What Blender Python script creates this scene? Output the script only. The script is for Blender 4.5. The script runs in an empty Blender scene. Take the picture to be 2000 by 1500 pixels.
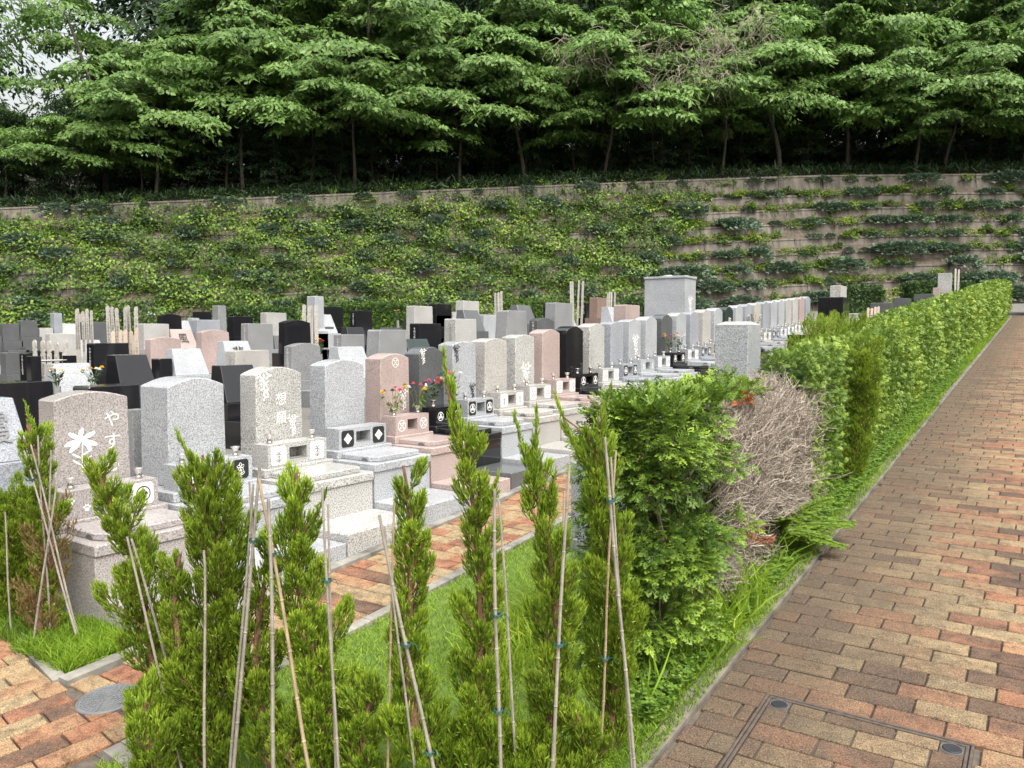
import bpy, bmesh, math, random
import numpy as np
from mathutils import Vector, Matrix

# ------------------------------------------------------------------ scene, camera, sky, sun, exposure
sc = bpy.context.scene
C = sc.collection
CAM_H = 1.6
FPX = 1550.0                       # focal length in pixels of the 2000 px wide photograph
HOR = 655.0                        # eye level row in the photograph
YAW = math.atan2(1050.0, FPX)      # the brick walk runs along +Y; the camera looks left of it
PITCH = math.atan2(750.0 - HOR, FPX)
cam = bpy.data.cameras.new('camera'); cam_ob = bpy.data.objects.new('camera', cam); C.objects.link(cam_ob)
cam.sensor_width = 36.0; cam.lens = FPX / 2000.0 * 36.0; cam.clip_end = 800.0; cam.clip_start = 0.05
cam_ob.location = (0, 0, CAM_H)
cam_ob.rotation_euler = (math.pi / 2 - PITCH, 0, YAW)
sc.camera = cam_ob

SUN_EL = math.radians(58.0)
SUN_AZ = math.radians(118.0)       # compass style, from +Y clockwise: behind the camera and to its right
world = bpy.data.worlds.new('World'); sc.world = world; world.use_nodes = True
wn = world.node_tree.nodes; wl = world.node_tree.links
bg = wn['Background']
sky = wn.new('ShaderNodeTexSky'); sky.sky_type = 'NISHITA'; sky.sun_disc = False
sky.sun_elevation = SUN_EL; sky.sun_rotation = SUN_AZ
sky.air_density = 2.2; sky.dust_density = 10.0; sky.ozone_density = 1.0
hsv = wn.new('ShaderNodeHueSaturation'); hsv.inputs['Saturation'].default_value = 0.35
wl.new(sky.outputs[0], hsv.inputs['Color']); wl.new(hsv.outputs[0], bg.inputs[0])
bg.inputs[1].default_value = 0.15
sun = bpy.data.lights.new('sun', 'SUN'); sun.energy = 0.6; sun.angle = math.radians(30); sun.color = (1.0, 0.98, 0.95)
sun_ob = bpy.data.objects.new('sun', sun); C.objects.link(sun_ob)
sd = Vector((math.sin(SUN_AZ) * math.cos(SUN_EL), math.cos(SUN_AZ) * math.cos(SUN_EL), math.sin(SUN_EL)))
sun_ob.rotation_euler = sd.to_track_quat('Z', 'Y').to_euler(); sun_ob.location = (0, 0, 40)
vs = sc.view_settings
vs.view_transform = 'Standard'; vs.look = 'None'; vs.gamma = 1.0; vs.use_curve_mapping = False; vs.exposure = 1.30

# ------------------------------------------------------------------ measuring helpers (photo pixel -> direction)
FW = Vector((-math.sin(YAW), math.cos(YAW), 0)); RT = Vector((math.cos(YAW), math.sin(YAW), 0))
G = 0.0726                                     # the ground climbs along +Y
SLOPE = math.atan(G)
Rcam = cam_ob.rotation_euler.to_matrix()
def ray(px, py):
    d = Rcam @ Vector(((px - 1000) / FPX, (750 - py) / FPX, -1.0))
    return d / (d.x * FW.x + d.y * FW.y)       # unit depth along the level view axis
CP = Vector((0, 0, CAM_H))
def gz(x, y): return G * y
def on_ground(px, py, lift=0.0):
    d = ray(px, py); t = (CAM_H - lift) / (G * d.y - d.z)
    return CP + d * t
def at_depth(px, py, t): return CP + ray(px, py) * t
def at_x(px, py, X):
    d = ray(px, py); return CP + d * (X / d.x)

# ------------------------------------------------------------------ object helpers
def tag(o, label=None, cat=None, group=None, kind=None):
    if label: o['label'] = label
    if cat: o['category'] = cat
    if group: o['group'] = group
    if kind: o['kind'] = kind
    return o
def link(o, parent=None):
    C.objects.link(o)
    if parent is not None: o.parent = parent
    return o
def empty(name, loc, rz=0.0):
    o = bpy.data.objects.new(name, None); o.empty_display_size = 0.1
    o.location = loc; o.rotation_euler = (0, 0, rz); return link(o)
def mesh_ob(name, me, mat=None, parent=None):
    if mat is not None and not me.materials: me.materials.append(mat)
    return link(bpy.data.objects.new(name, me), parent)
class MB:
    """collects polygons for one mesh"""
    def __init__(s): s.v = []; s.f = []
    def add(s, vs_, fs):
        o = len(s.v); s.v += [tuple(v) for v in vs_]; s.f += [tuple(i + o for i in f) for f in fs]
    def box(s, x0, x1, y0, y1, z0, z1, ch=0.0):
        if ch <= 0:
            s.add([(x0,y0,z0),(x1,y0,z0),(x1,y1,z0),(x0,y1,z0),(x0,y0,z1),(x1,y0,z1),(x1,y1,z1),(x0,y1,z1)],
                  [(0,3,2,1),(4,5,6,7),(0,1,5,4),(1,2,6,5),(2,3,7,6),(3,0,4,7)])
        else:
            c = ch
            s.add([(x0,y0,z0),(x1,y0,z0),(x1,y1,z0),(x0,y1,z0),
                   (x0,y0,z1-c),(x1,y0,z1-c),(x1,y1,z1-c),(x0,y1,z1-c),
                   (x0+c,y0+c,z1),(x1-c,y0+c,z1),(x1-c,y1-c,z1),(x0+c,y1-c,z1)],
                  [(0,3,2,1),(0,1,5,4),(1,2,6,5),(2,3,7,6),(3,0,4,7),
                   (4,5,9,8),(5,6,10,9),(6,7,11,10),(7,4,8,11),(8,9,10,11)])
    def prism(s, poly, axis, a0, a1):
        """polygon (2D, counter-clockwise seen from +axis) extruded along an axis"""
        n = len(poly)
        def p(u, w, a):
            return {'x': (a, u, w), 'y': (w, a, u), 'z': (u, w, a)}[axis]
        vs_ = [p(u, w, a0) for u, w in poly] + [p(u, w, a1) for u, w in poly]
        fs = [tuple(range(n - 1, -1, -1)), tuple(range(n, 2 * n))] + [(i, (i + 1) % n, n + (i + 1) % n, n + i) for i in range(n)]
        s.add(vs_, fs)
    def tube(s, pts, rad, sides=6, cap=True):
        pts = [Vector(p) for p in pts]; rings = []
        for i, p in enumerate(pts):
            d = (pts[min(i + 1, len(pts) - 1)] - pts[max(i - 1, 0)]).normalized()
            a = Vector((0, 0, 1)) if abs(d.z) < 0.9 else Vector((1, 0, 0))
            u = d.cross(a).normalized(); w = d.cross(u)
            r = rad[i] if hasattr(rad, '__len__') else rad
            rings.append([p + (u * math.cos(2 * math.pi * k / sides) + w * math.sin(2 * math.pi * k / sides)) * r for k in range(sides)])
        vs_ = [v for r in rings for v in r]; fs = []
        for i in range(len(pts) - 1):
            for k in range(sides):
                k2 = (k + 1) % sides
                fs.append((i * sides + k, i * sides + k2, (i + 1) * sides + k2, (i + 1) * sides + k))
        if cap:
            fs.append(tuple(range(sides))); fs.append(tuple((len(pts) - 1) * sides + k for k in range(sides - 1, -1, -1)))
        s.add(vs_, fs)
    def lathe(s, prof, cx=0, cy=0, sides=16):
        n = len(prof); vs_ = []; fs = []
        for r, z in prof:
            for k in range(sides):
                a = 2 * math.pi * k / sides; vs_.append((cx + r * math.cos(a), cy + r * math.sin(a), z))
        for i in range(n - 1):
            for k in range(sides):
                k2 = (k + 1) % sides; fs.append((i*sides+k, i*sides+k2, (i+1)*sides+k2, (i+1)*sides+k))
        fs.append(tuple(range(sides - 1, -1, -1))); fs.append(tuple((n-1)*sides + k for k in range(sides)))
        s.add(vs_, fs)
    def mesh(s, name, fix=True):
        me = bpy.data.meshes.new(name); me.from_pydata(s.v, [], s.f)
        if fix:
            bm = bmesh.new(); bm.from_mesh(me); bmesh.ops.recalc_face_normals(bm, faces=bm.faces); bm.to_mesh(me); bm.free()
        return me
    def ob(s, name, mat, parent=None, fix=True): return mesh_ob(name, s.mesh(name, fix), mat, parent)
def np_mesh(name, V, T, tone=None):
    """triangle mesh from arrays, with a per-vertex 'tone' attribute"""
    V = np.asarray(V, dtype=np.float32); T = np.asarray(T, dtype=np.int32)
    me = bpy.data.meshes.new(name)
    me.vertices.add(len(V)); me.vertices.foreach_set('co', V.ravel())
    me.loops.add(T.size); me.loops.foreach_set('vertex_index', T.ravel())
    me.polygons.add(len(T)); me.polygons.foreach_set('loop_start', np.arange(0, T.size, 3, dtype=np.int32))
    if tone is not None:
        a = me.attributes.new('tone', 'FLOAT', 'POINT'); a.data.foreach_set('value', np.asarray(tone, dtype=np.float32))
    me.update(calc_edges=True); me.validate()
    return me

# ------------------------------------------------------------------ foliage arrays
def norm(a): return a / np.maximum(np.linalg.norm(a, axis=-1, keepdims=True), 1e-9)
class Fol:
    def __init__(s): s.V = []; s.T = []; s.N = []; s.n = 0
    def put(s, V, T, tone):
        s.V.append(V.reshape(-1, 3)); s.T.append(T.reshape(-1, 3) + s.n); s.N.append(tone.ravel()); s.n += V.reshape(-1, 3).shape[0]
    def blades(s, P, D, L, W, bend, rng, t0, t1):
        """curved tapering strips: P base, D direction, bend vector added towards the tip"""
        n = len(P); D = norm(D); S = norm(np.cross(D, norm(rng.normal(size=(n, 3)))))
        L = L[:, None]; W = W[:, None]
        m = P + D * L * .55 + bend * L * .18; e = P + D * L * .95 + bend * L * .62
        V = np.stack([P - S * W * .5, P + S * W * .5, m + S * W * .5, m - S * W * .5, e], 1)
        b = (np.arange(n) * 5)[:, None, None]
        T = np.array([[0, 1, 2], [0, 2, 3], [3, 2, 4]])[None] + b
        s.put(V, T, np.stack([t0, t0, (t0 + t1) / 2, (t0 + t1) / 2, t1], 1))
    def leaves(s, P, D, Nn, L, W, tone, fold=0.12):
        """four-cornered leaves folded along the midrib"""
        n = len(P); D = norm(D); S = norm(np.cross(D, Nn)); U = np.cross(S, D)
        L = L[:, None]; W = W[:, None]
        a = P; c = P + D * L; m = P + D * L * .45
        V = np.stack([a, m + S * W * .5 - U * W * fold, c, m - S * W * .5 - U * W * fold], 1)
        b = (np.arange(n) * 4)[:, None, None]
        T = np.array([[0, 1, 2], [0, 2, 3]])[None] + b
        s.put(V, T, np.repeat(tone[:, None], 4, 1))
    def sprays(s, P, D, Nn, size, tone, tmpl, rng, tipgain=.25):
        """flat fan sprays: a 2D template (quads) laid in the plane of D and its side"""
        q = tmpl; n = len(P); D = norm(D); S = norm(np.cross(D, Nn)); U = np.cross(S, D)
        k = len(q)
        u = q[None, :, :, 0, None]; w = q[None, :, :, 1, None]
        sz = size[:, None, None, None]
        droop = -(u ** 2) * .25
        V = P[:, None, None, :] + D[:, None, None, :] * u * sz + S[:, None, None, :] * w * sz + U[:, None, None, :] * (droop + .06 * np.sin(w * 9 + 1)) * sz
        T = (np.array([[0, 1, 2], [0, 2, 3]])[None, None] + (np.arange(k) * 4)[None, :, None, None] + (np.arange(n) * 4 * k)[:, None, None, None])
        tn = tone[:, None, None] + (q[None, :, :, 0] - .5) * tipgain + rng.normal(size=(n, k, 1)) * .05
        s.put(V.reshape(-1, 3), T.reshape(-1, 3), np.broadcast_to(tn, (n, k, 4)).copy())
    def sticks(s, P, Q, R, r0, r1, tone, rng):
        """three-point twigs with a triangular section"""
        n = len(P); rings = []
        for A, B, C_, r in ((P, Q, P, r0), (Q, R, P, (r0 + r1) / 2), (R, R, Q, r1)):
            d = norm(B - C_ if C_ is not B else B)
            a = norm(np.cross(d, np.array([.31, .2, .93]))); b = np.cross(d, a)
            for k in range(3):
                an = 2 * math.pi * k / 3
                rings.append(A + (a * math.cos(an) + b * math.sin(an)) * r[:, None])
        V = np.stack(rings, 1)
        t = []
        for i in range(2):
            for k in range(3):
                k2 = (k + 1) % 3
                t += [[i*3+k, i*3+k2, (i+1)*3+k2], [i*3+k, (i+1)*3+k2, (i+1)*3+k]]
        T = np.array(t)[None] + (np.arange(n) * 9)[:, None, None]
        s.put(V, T, np.repeat(tone[:, None], 9, 1))
    def mesh(s, name):
        return np_mesh(name, np.concatenate(s.V), np.concatenate(s.T), np.clip(np.concatenate(s.N), 0, 1))
    def ob(s, name, mat, parent=None): return mesh_ob(name, s.mesh(name), mat, parent)

# ------------------------------------------------------------------ materials
def new_mat(name):
    m = bpy.data.materials.new(name); m.use_nodes = True
    return m, m.node_tree.nodes, m.node_tree.links, m.node_tree.nodes['Principled BSDF']
def ramp(nodes, stops):
    r = nodes.new('ShaderNodeValToRGB'); e = r.color_ramp.elements
    e[0].position, e[0].color = stops[0][0], (*stops[0][1], 1); e[1].position, e[1].color = stops[-1][0], (*stops[-1][1], 1)
    for p, c in stops[1:-1]:
        x = e.new(p); x.color = (*c, 1)
    return r
def mul(c, k): return tuple(min(1, max(0, v * k)) for v in c)
def mat_granite(name, c, rough=.3, grain=120.0, contrast=1.0, flecks=True):
    m, n, l, b = new_mat(name)
    tc = n.new('ShaderNodeTexCoord'); no = n.new('ShaderNodeTexNoise'); no.inputs['Scale'].default_value = grain; no.inputs['Detail'].default_value = 2.5
    geo = n.new('ShaderNodeNewGeometry')
    l.new(tc.outputs['Object'], no.inputs['Vector'])
    k = contrast
    r = ramp(n, [(.30, mul(c, 1 - .62 * k)), (.43, mul(c, 1 - .22 * k)), (.52, mul(c, 1.02)), (.66, mul(c, 1 + .35 * k))])
    l.new(no.outputs['Fac'], r.inputs[0])
    # broad tone: slabs are cut from uneven stone and weather a little
    n2 = n.new('ShaderNodeTexNoise'); n2.inputs['Scale'].default_value = 3.0; n2.inputs['Detail'].default_value = 3
    l.new(geo.outputs['Position'], n2.inputs['Vector'])
    r2 = ramp(n, [(.3, (.86, .86, .86)), (.7, (1.06, 1.06, 1.06))]); l.new(n2.outputs['Fac'], r2.inputs[0])
    mx = n.new('ShaderNodeMix'); mx.data_type = 'RGBA'; mx.blend_type = 'MULTIPLY'; mx.inputs[0].default_value = 1
    l.new(r.outputs[0], mx.inputs[6]); l.new(r2.outputs[0], mx.inputs[7])
    l.new(mx.outputs[2], b.inputs['Base Color'])
    rr = n.new('ShaderNodeMapRange'); rr.inputs[3].default_value = rough * .75; rr.inputs[4].default_value = rough * 1.35
    l.new(n2.outputs['Fac'], rr.inputs[0]); l.new(rr.outputs[0], b.inputs['Roughness'])
    return m
def mat_plain(name, c, rough=.6, metal=0.0, scale=20.0, var=.15, bump=0.0, bscale=80.0):
    m, n, l, b = new_mat(name)
    tc = n.new('ShaderNodeTexCoord'); no = n.new('ShaderNodeTexNoise'); no.inputs['Scale'].default_value = scale; no.inputs['Detail'].default_value = 5
    l.new(tc.outputs['Object'], no.inputs['Vector'])
    r = ramp(n, [(.3, mul(c, 1 - var)), (.7, mul(c, 1 + var))]); l.new(no.outputs['Fac'], r.inputs[0]); l.new(r.outputs[0], b.inputs['Base Color'])
    b.inputs['Roughness'].default_value = rough; b.inputs['Metallic'].default_value = metal
    if bump:
        n3 = n.new('ShaderNodeTexNoise'); n3.inputs['Scale'].default_value = bscale; n3.inputs['Detail'].default_value = 4
        l.new(tc.outputs['Object'], n3.inputs['Vector'])
        bp = n.new('ShaderNodeBump'); bp.inputs['Strength'].default_value = bump; bp.inputs['Distance'].default_value = .01
        l.new(n3.outputs['Fac'], bp.inputs['Height']); l.new(bp.outputs[0], b.inputs['Normal'])
    return m
def mat_leaf(name, dark, mid, light, trans=.35, rough=.45, rnd=.12):
    m, n, l, b = new_mat(name)
    at = n.new('ShaderNodeAttribute'); at.attribute_name = 'tone'
    r = ramp(n, [(.0, dark), (.5, mid), (1.0, light)]); l.new(at.outputs['Fac'], r.inputs[0])
    oi = n.new('ShaderNodeObjectInfo'); mr = n.new('ShaderNodeMapRange'); mr.inputs[3].default_value = 1 - rnd; mr.inputs[4].default_value = 1 + rnd
    l.new(oi.outputs['Random'], mr.inputs[0])
    hs = n.new('ShaderNodeHueSaturation'); l.new(r.outputs[0], hs.inputs['Color']); l.new(mr.outputs[0], hs.inputs['Value'])
    l.new(hs.outputs[0], b.inputs['Base Color']); b.inputs['Roughness'].default_value = rough
    b.inputs['Specular IOR Level'].default_value = .35
    tr = n.new('ShaderNodeBsdfTranslucent'); l.new(hs.outputs[0], tr.inputs[0])
    mx = n.new('ShaderNodeMixShader'); mx.inputs[0].default_value = trans
    l.new(b.outputs[0], mx.inputs[1]); l.new(tr.outputs[0], mx.inputs[2]); l.new(mx.outputs[0], n['Material Output'].inputs[0])
    return m
def mat_brick():
    m, n, l, b = new_mat('fired_brick')
    at = n.new('ShaderNodeAttribute'); at.attribute_name = 'tone'
    r = ramp(n, [(.0, (.075, .05, .04)), (.16, (.115, .072, .05)), (.30, (.225, .105, .064)), (.46, (.245, .14, .082)), (.62, (.23, .16, .094)), (.80, (.26, .195, .115)), (1.0, (.19, .15, .093))])
    geo = n.new('ShaderNodeNewGeometry')
    # kiln flashing: each brick drifts in colour along its length
    nb = n.new('ShaderNodeTexNoise'); nb.inputs['Scale'].default_value = 6.5; nb.inputs['Detail'].default_value = 3
    l.new(geo.outputs['Position'], nb.inputs['Vector'])
    ad = n.new('ShaderNodeMath'); ad.operation = 'MULTIPLY_ADD'; ad.inputs[1].default_value = .55
    sb = n.new('ShaderNodeMath'); sb.operation = 'SUBTRACT'; sb.inputs[1].default_value = .275
    l.new(nb.outputs['Fac'], ad.inputs[0]); l.new(at.outputs['Fac'], sb.inputs[0]); l.new(sb.outputs[0], ad.inputs[2]); l.new(ad.outputs[0], r.inputs[0])
    ng = n.new('ShaderNodeTexNoise'); ng.inputs['Scale'].default_value = 210; ng.inputs['Detail'].default_value = 2
    l.new(geo.outputs['Position'], ng.inputs['Vector'])
    rg = ramp(n, [(.34, (.38, .36, .34)), (.5, (.95, .95, .95)), (.66, (1.6, 1.58, 1.48))])
    nm_ = n.new('ShaderNodeTexNoise'); nm_.inputs['Scale'].default_value = 17; nm_.inputs['Detail'].default_value = 7; nm_.inputs['Roughness'].default_value = .7
    l.new(geo.outputs['Position'], nm_.inputs['Vector'])
    rm = ramp(n, [(.34, (.45, .43, .41)), (.52, (1, 1, 1)), (.7, (1.2, 1.18, 1.1))]); l.new(nm_.outputs['Fac'], rm.inputs[0]); l.new(ng.outputs['Fac'], rg.inputs[0])
    m1 = n.new('ShaderNodeMix'); m1.data_type = 'RGBA'; m1.blend_type = 'MULTIPLY'; m1.inputs[0].default_value = .8
    m0 = n.new('ShaderNodeMix'); m0.data_type = 'RGBA'; m0.blend_type = 'MULTIPLY'; m0.inputs[0].default_value = .9
    l.new(r.outputs[0], m0.inputs[6]); l.new(rm.outputs[0], m0.inputs[7])
    l.new(m0.outputs[2], m1.inputs[6]); l.new(rg.outputs[0], m1.inputs[7])
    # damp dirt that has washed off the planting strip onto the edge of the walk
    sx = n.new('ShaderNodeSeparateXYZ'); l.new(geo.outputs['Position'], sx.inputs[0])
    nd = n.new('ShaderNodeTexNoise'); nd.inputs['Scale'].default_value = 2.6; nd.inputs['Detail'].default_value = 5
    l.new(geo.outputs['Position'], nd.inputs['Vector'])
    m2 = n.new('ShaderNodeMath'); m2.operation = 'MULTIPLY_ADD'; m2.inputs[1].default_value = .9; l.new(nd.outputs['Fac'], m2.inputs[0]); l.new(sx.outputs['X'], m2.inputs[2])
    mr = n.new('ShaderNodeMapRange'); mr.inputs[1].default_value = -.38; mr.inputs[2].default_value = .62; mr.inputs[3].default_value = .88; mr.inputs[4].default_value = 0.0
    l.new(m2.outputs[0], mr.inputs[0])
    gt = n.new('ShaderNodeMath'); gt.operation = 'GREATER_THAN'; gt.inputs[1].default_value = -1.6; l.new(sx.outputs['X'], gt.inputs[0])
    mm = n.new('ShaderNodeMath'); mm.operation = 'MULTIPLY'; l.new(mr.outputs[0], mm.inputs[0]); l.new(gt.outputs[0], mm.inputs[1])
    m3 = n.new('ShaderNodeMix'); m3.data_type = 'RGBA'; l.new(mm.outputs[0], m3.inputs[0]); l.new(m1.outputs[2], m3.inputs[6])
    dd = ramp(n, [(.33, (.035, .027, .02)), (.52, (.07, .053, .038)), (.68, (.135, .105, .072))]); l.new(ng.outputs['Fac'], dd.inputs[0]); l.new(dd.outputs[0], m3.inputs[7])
    l.new(m3.outputs[2], b.inputs['Base Color']); b.inputs['Roughness'].default_value = .92; b.inputs['Specular IOR Level'].default_value = .25
    bp = n.new('ShaderNodeBump'); bp.inputs['Strength'].default_value = .5; bp.inputs['Distance'].default_value = .003
    l.new(ng.outputs['Fac'], bp.inputs['Height']); l.new(bp.outputs[0], b.inputs['Normal'])
    return m
def mat_concrete(name, c, streak=True):
    m, n, l, b = new_mat(name)
    geo = n.new('ShaderNodeNewGeometry'); mp = n.new('ShaderNodeMapping'); mp.inputs['Scale'].default_value = (5, 5, .5)
    l.new(geo.outputs['Position'], mp.inputs[0])
    a = n.new('ShaderNodeTexNoise'); a.inputs['Scale'].default_value = 1.0; a.inputs['Detail'].default_value = 6; l.new(mp.outputs[0], a.inputs['Vector'])
    r = ramp(n, [(.3, mul(c, .45)), (.5, mul(c, .9)), (.72, mul(c, 1.35))]); l.new(a.outputs['Fac'], r.inputs[0])
    f = n.new('ShaderNodeTexNoise'); f.inputs['Scale'].default_value = 30; f.inputs['Detail'].default_value = 4; l.new(geo.outputs['Position'], f.inputs['Vector'])
    rf = ramp(n, [(.3, (.8, .8, .78)), (.7, (1.1, 1.1, 1.1))]); l.new(f.outputs['Fac'], rf.inputs[0])
    mx = n.new('ShaderNodeMix'); mx.data_type = 'RGBA'; mx.blend_type = 'MULTIPLY'; mx.inputs[0].default_value = 1
    l.new(r.outputs[0], mx.inputs[6]); l.new(rf.outputs[0], mx.inputs[7])
    oi = n.new('ShaderNodeObjectInfo'); mr = n.new('ShaderNodeMapRange'); mr.inputs[3].default_value = .85; mr.inputs[4].default_value = 1.15; l.new(oi.outputs['Random'], mr.inputs[0])
    hs = n.new('ShaderNodeHueSaturation'); l.new(mx.outputs[2], hs.inputs['Color']); l.new(mr.outputs[0], hs.inputs['Value']); l.new(hs.outputs[0], b.inputs['Base Color'])
    b.inputs['Roughness'].default_value = .85
    return m
M = dict(
    taupe=mat_granite('taupe_granite', (.285, .265, .26)), white=mat_granite('white_granite', (.345, .345, .335), contrast=1.3),
    light=mat_granite('light_grey_granite', (.305, .32, .34)), blue=mat_granite('blue_grey_granite', (.245, .262, .29)),
    pink=mat_granite('pink_granite', (.33, .265, .25), contrast=.75), beige=mat_granite('beige_granite', (.335, .325, .31)),
    grey=mat_granite('grey_granite', (.20, .207, .213)), dark=mat_granite('dark_grey_granite', (.085, .09, .095), rough=.16, contrast=.7),
    black=mat_granite('black_granite', (.012, .012, .014), rough=.07, contrast=.6), green=mat_granite('dark_green_granite', (.028, .04, .037), rough=.12, contrast=.8),
    brown=mat_granite('brown_granite', (.20, .145, .12), rough=.2, contrast=.6), step=mat_granite('flamed_granite', (.29, .29, .285), rough=.6, contrast=.7),
    engraved=mat_plain('white_engraving', (.66, .66, .65), .7, var=.06), inked=mat_plain('black_lettering', (.012, .012, .012), .5, var=.1),
    grline=mat_plain('grey_engraving', (.16, .16, .165), .6, var=.1), steel=mat_plain('stainless_steel', (.62, .60, .57), .25, 1.0, var=.08),
    hole=mat_plain('painted_shadow_gap', (.10, .10, .10), .7, var=.2), brick=mat_brick(),  # hole: dark grey that paints the shade of holes, slots and gaps
    concrete=mat_concrete('terrace_concrete', (.115, .102, .085)), kerbc=mat_concrete('kerb_concrete', (.12, .108, .088)),
    palekerb=mat_concrete('pale_kerb_concrete', (.23, .22, .195)),
    iron=mat_plain('cast_iron', (.075, .058, .047), .75, .2, 40, .3, .3), manhole=mat_plain('grey_resin_lid', (.13, .135, .14), .55, .0, 30, .12, .2),
    soil=mat_plain('soil', (.075, .058, .042), .95, 0, 8, .4, .6, 60), gravel=mat_plain('gravel_ground', (.12, .115, .105), .9, 0, 60, .35, .5, 120),
    litter=mat_plain('leaf_litter', (.03, .026, .018), .95, 0, 4, .5, .6, 20), turf=mat_plain('turf_base', (.075, .125, .016), .95, 0, 14, .35, .4, 60),
    bark=mat_plain('bark', (.10, .075, .055), .9, 0, 25, .4, .6, 40), redbark=mat_plain('juniper_bark', (.15, .075, .045), .85, 0, 60, .4, .5, 90),
    palebark=mat_plain('pale_bark', (.06, .052, .042), .9, 0, 12, .35, .4, 30),
    bamboo=mat_plain('dry_bamboo', (.225, .205, .175), .55, 0, 18, .3, .2, 60), bamboo2=mat_plain('tan_bamboo', (.28, .215, .14), .5, 0, 18, .25, .2, 60),
    twine=mat_plain('green_twine', (.006, .05, .042), .7, var=.2), tablet=mat_plain('weathered_tablet_wood', (.33, .315, .29), .8, 0, 30, .25), tablet2=mat_plain('fresh_tablet_wood', (.43, .355, .285), .7, 0, 30, .12),
    white_plastic=mat_plain('white_plastic', (.75, .76, .76), .4, var=.03),
)
M['forest'] = mat_leaf('forest_leaf', (.03, .07, .018), (.115, .215, .05), (.24, .36, .095), .42, .45)
M['backforest'] = mat_leaf('shade_dark_leaf', (.008, .02, .010), (.020, .048, .018), (.05, .10, .032), .3, .8)  # leaf colour darkened to paint the shade deep in the wood
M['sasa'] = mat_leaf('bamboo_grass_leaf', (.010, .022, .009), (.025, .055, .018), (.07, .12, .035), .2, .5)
M['vine'] = mat_leaf('creeper_leaf', (.022, .05, .014), (.105, .195, .03), (.27, .37, .05), .38, .55)
M['jun'] = mat_leaf('creeping_juniper_leaf', (.028, .05, .036), (.085, .14, .088), (.18, .25, .165), .2, .65)
M['kai'] = mat_leaf('upright_juniper_leaf', (.028, .052, .008), (.175, .275, .020), (.43, .54, .06), .34, .55)
M['kaidry'] = mat_leaf('browning_juniper_leaf', (.05, .035, .015), (.22, .15, .055), (.17, .27, .02), .2, .6)
M['hinoki'] = mat_leaf('cypress_leaf', (.018, .045, .008), (.11, .195, .022), (.30, .43, .055), .3, .48)
M['hedge'] = mat_leaf('hedge_leaf', (.022, .055, .010), (.12, .205, .026), (.33, .42, .065), .28, .55)
M['boxhedge'] = mat_leaf('box_hedge_leaf', (.010, .025, .006), (.035, .08, .013), (.10, .17, .03), .2, .5)
M['deadtwig'] = mat_leaf('dead_twig', (.075, .06, .048), (.225, .19, .155), (.40, .355, .30), .0, .9)
M['rust'] = mat_leaf('rust_leaf', (.09, .03, .012), (.28, .085, .03), (.42, .15, .05), .2, .8)
M['grass'] = mat_leaf('grass_blade', (.06, .12, .010), (.20, .325, .022), (.38, .47, .055), .42, .7)
M['clover'] = mat_leaf('clover_leaf', (.03, .08, .012), (.12, .23, .03), (.28, .40, .07), .35, .5)
for nm, c in dict(yellow=(.75, .52, .02), petal_pink=(.70, .16, .25), petal_white=(.75, .75, .72), purple=(.42, .08, .40), teal=(.03, .25, .18), petal_red=(.6, .12, .08), stemgreen=(.07, .11, .03), wilt=(.16, .15, .07)).items():
    M[nm] = mat_plain('flower_' + nm, c, .6, var=.15)
# ================================================================== GROUND, WALKS, WALL
def slope_sheet(name, x0, x1, y0, y1, lift, mat, kind='structure', nx=1, ny=1):
    mb = MB()
    for i in range(nx):
        for j in range(ny):
            xa, xb = x0 + (x1 - x0) * i / nx, x0 + (x1 - x0) * (i + 1) / nx
            ya, yb = y0 + (y1 - y0) * j / ny, y0 + (y1 - y0) * (j + 1) / ny
            mb.add([(xa, ya, G*ya + lift), (xb, ya, G*ya + lift), (xb, yb, G*yb + lift), (xa, yb, G*yb + lift)], [(0, 1, 2, 3)])
    return tag(mb.ob(name, mat, fix=False), kind=kind)
slope_sheet('ground', -150, 150, -120, 60, -.06, M['gravel'])
# beds of the walks (sand between the bricks shows in the joints)
WALK_Y1 = 31.0
M['joint'] = mat_plain('joint_sand', (.085, .07, .055), .95, 0, 40, .3)
right_walk = slope_sheet('brick_walk', -1.05, 2.2, -3.0, WALK_Y1, -.012, M['joint'])
grave_walk = slope_sheet('grave_walk', -3.40, -2.74, 1.45, 19.5, -.012, M['joint'])
cross_walk = slope_sheet('cross_walk', -10.0, -1.16, -1.7, 1.75, -.016, M['joint'])

BL, BW, JT = .226, .109, .007
rng0 = random.Random(11)
def brick_mesh(length, width, tone, h=.03):
    mb = MB(); mb.box(-length/2, length/2, -width/2, width/2, -h, .0, .0035)
    me = mb.mesh('brick', False)
    a = me.attributes.new('tone', 'FLOAT', 'POINT'); a.data.foreach_set('value', [tone] * len(me.vertices))
    me.materials.append(M['brick']); return me
TONES = [.05, .16, .24, .32, .40, .50, .58, .66, .74, .82, .90, .98]
WTS = [1.2, 1.3, 1.1, 1.5, 1.6, 1.6, 1.6, 1.7, 1.6, 1.5, 1.2, .9]
brick_cache = {}
def get_brick(length, tone):
    key = (round(length / .02), tone)
    if key not in brick_cache: brick_cache[key] = brick_mesh(round(length / .02) * .02 - .001 if abs(length - BL) > .008 else BL, BW, tone)
    return brick_cache[key]
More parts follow.
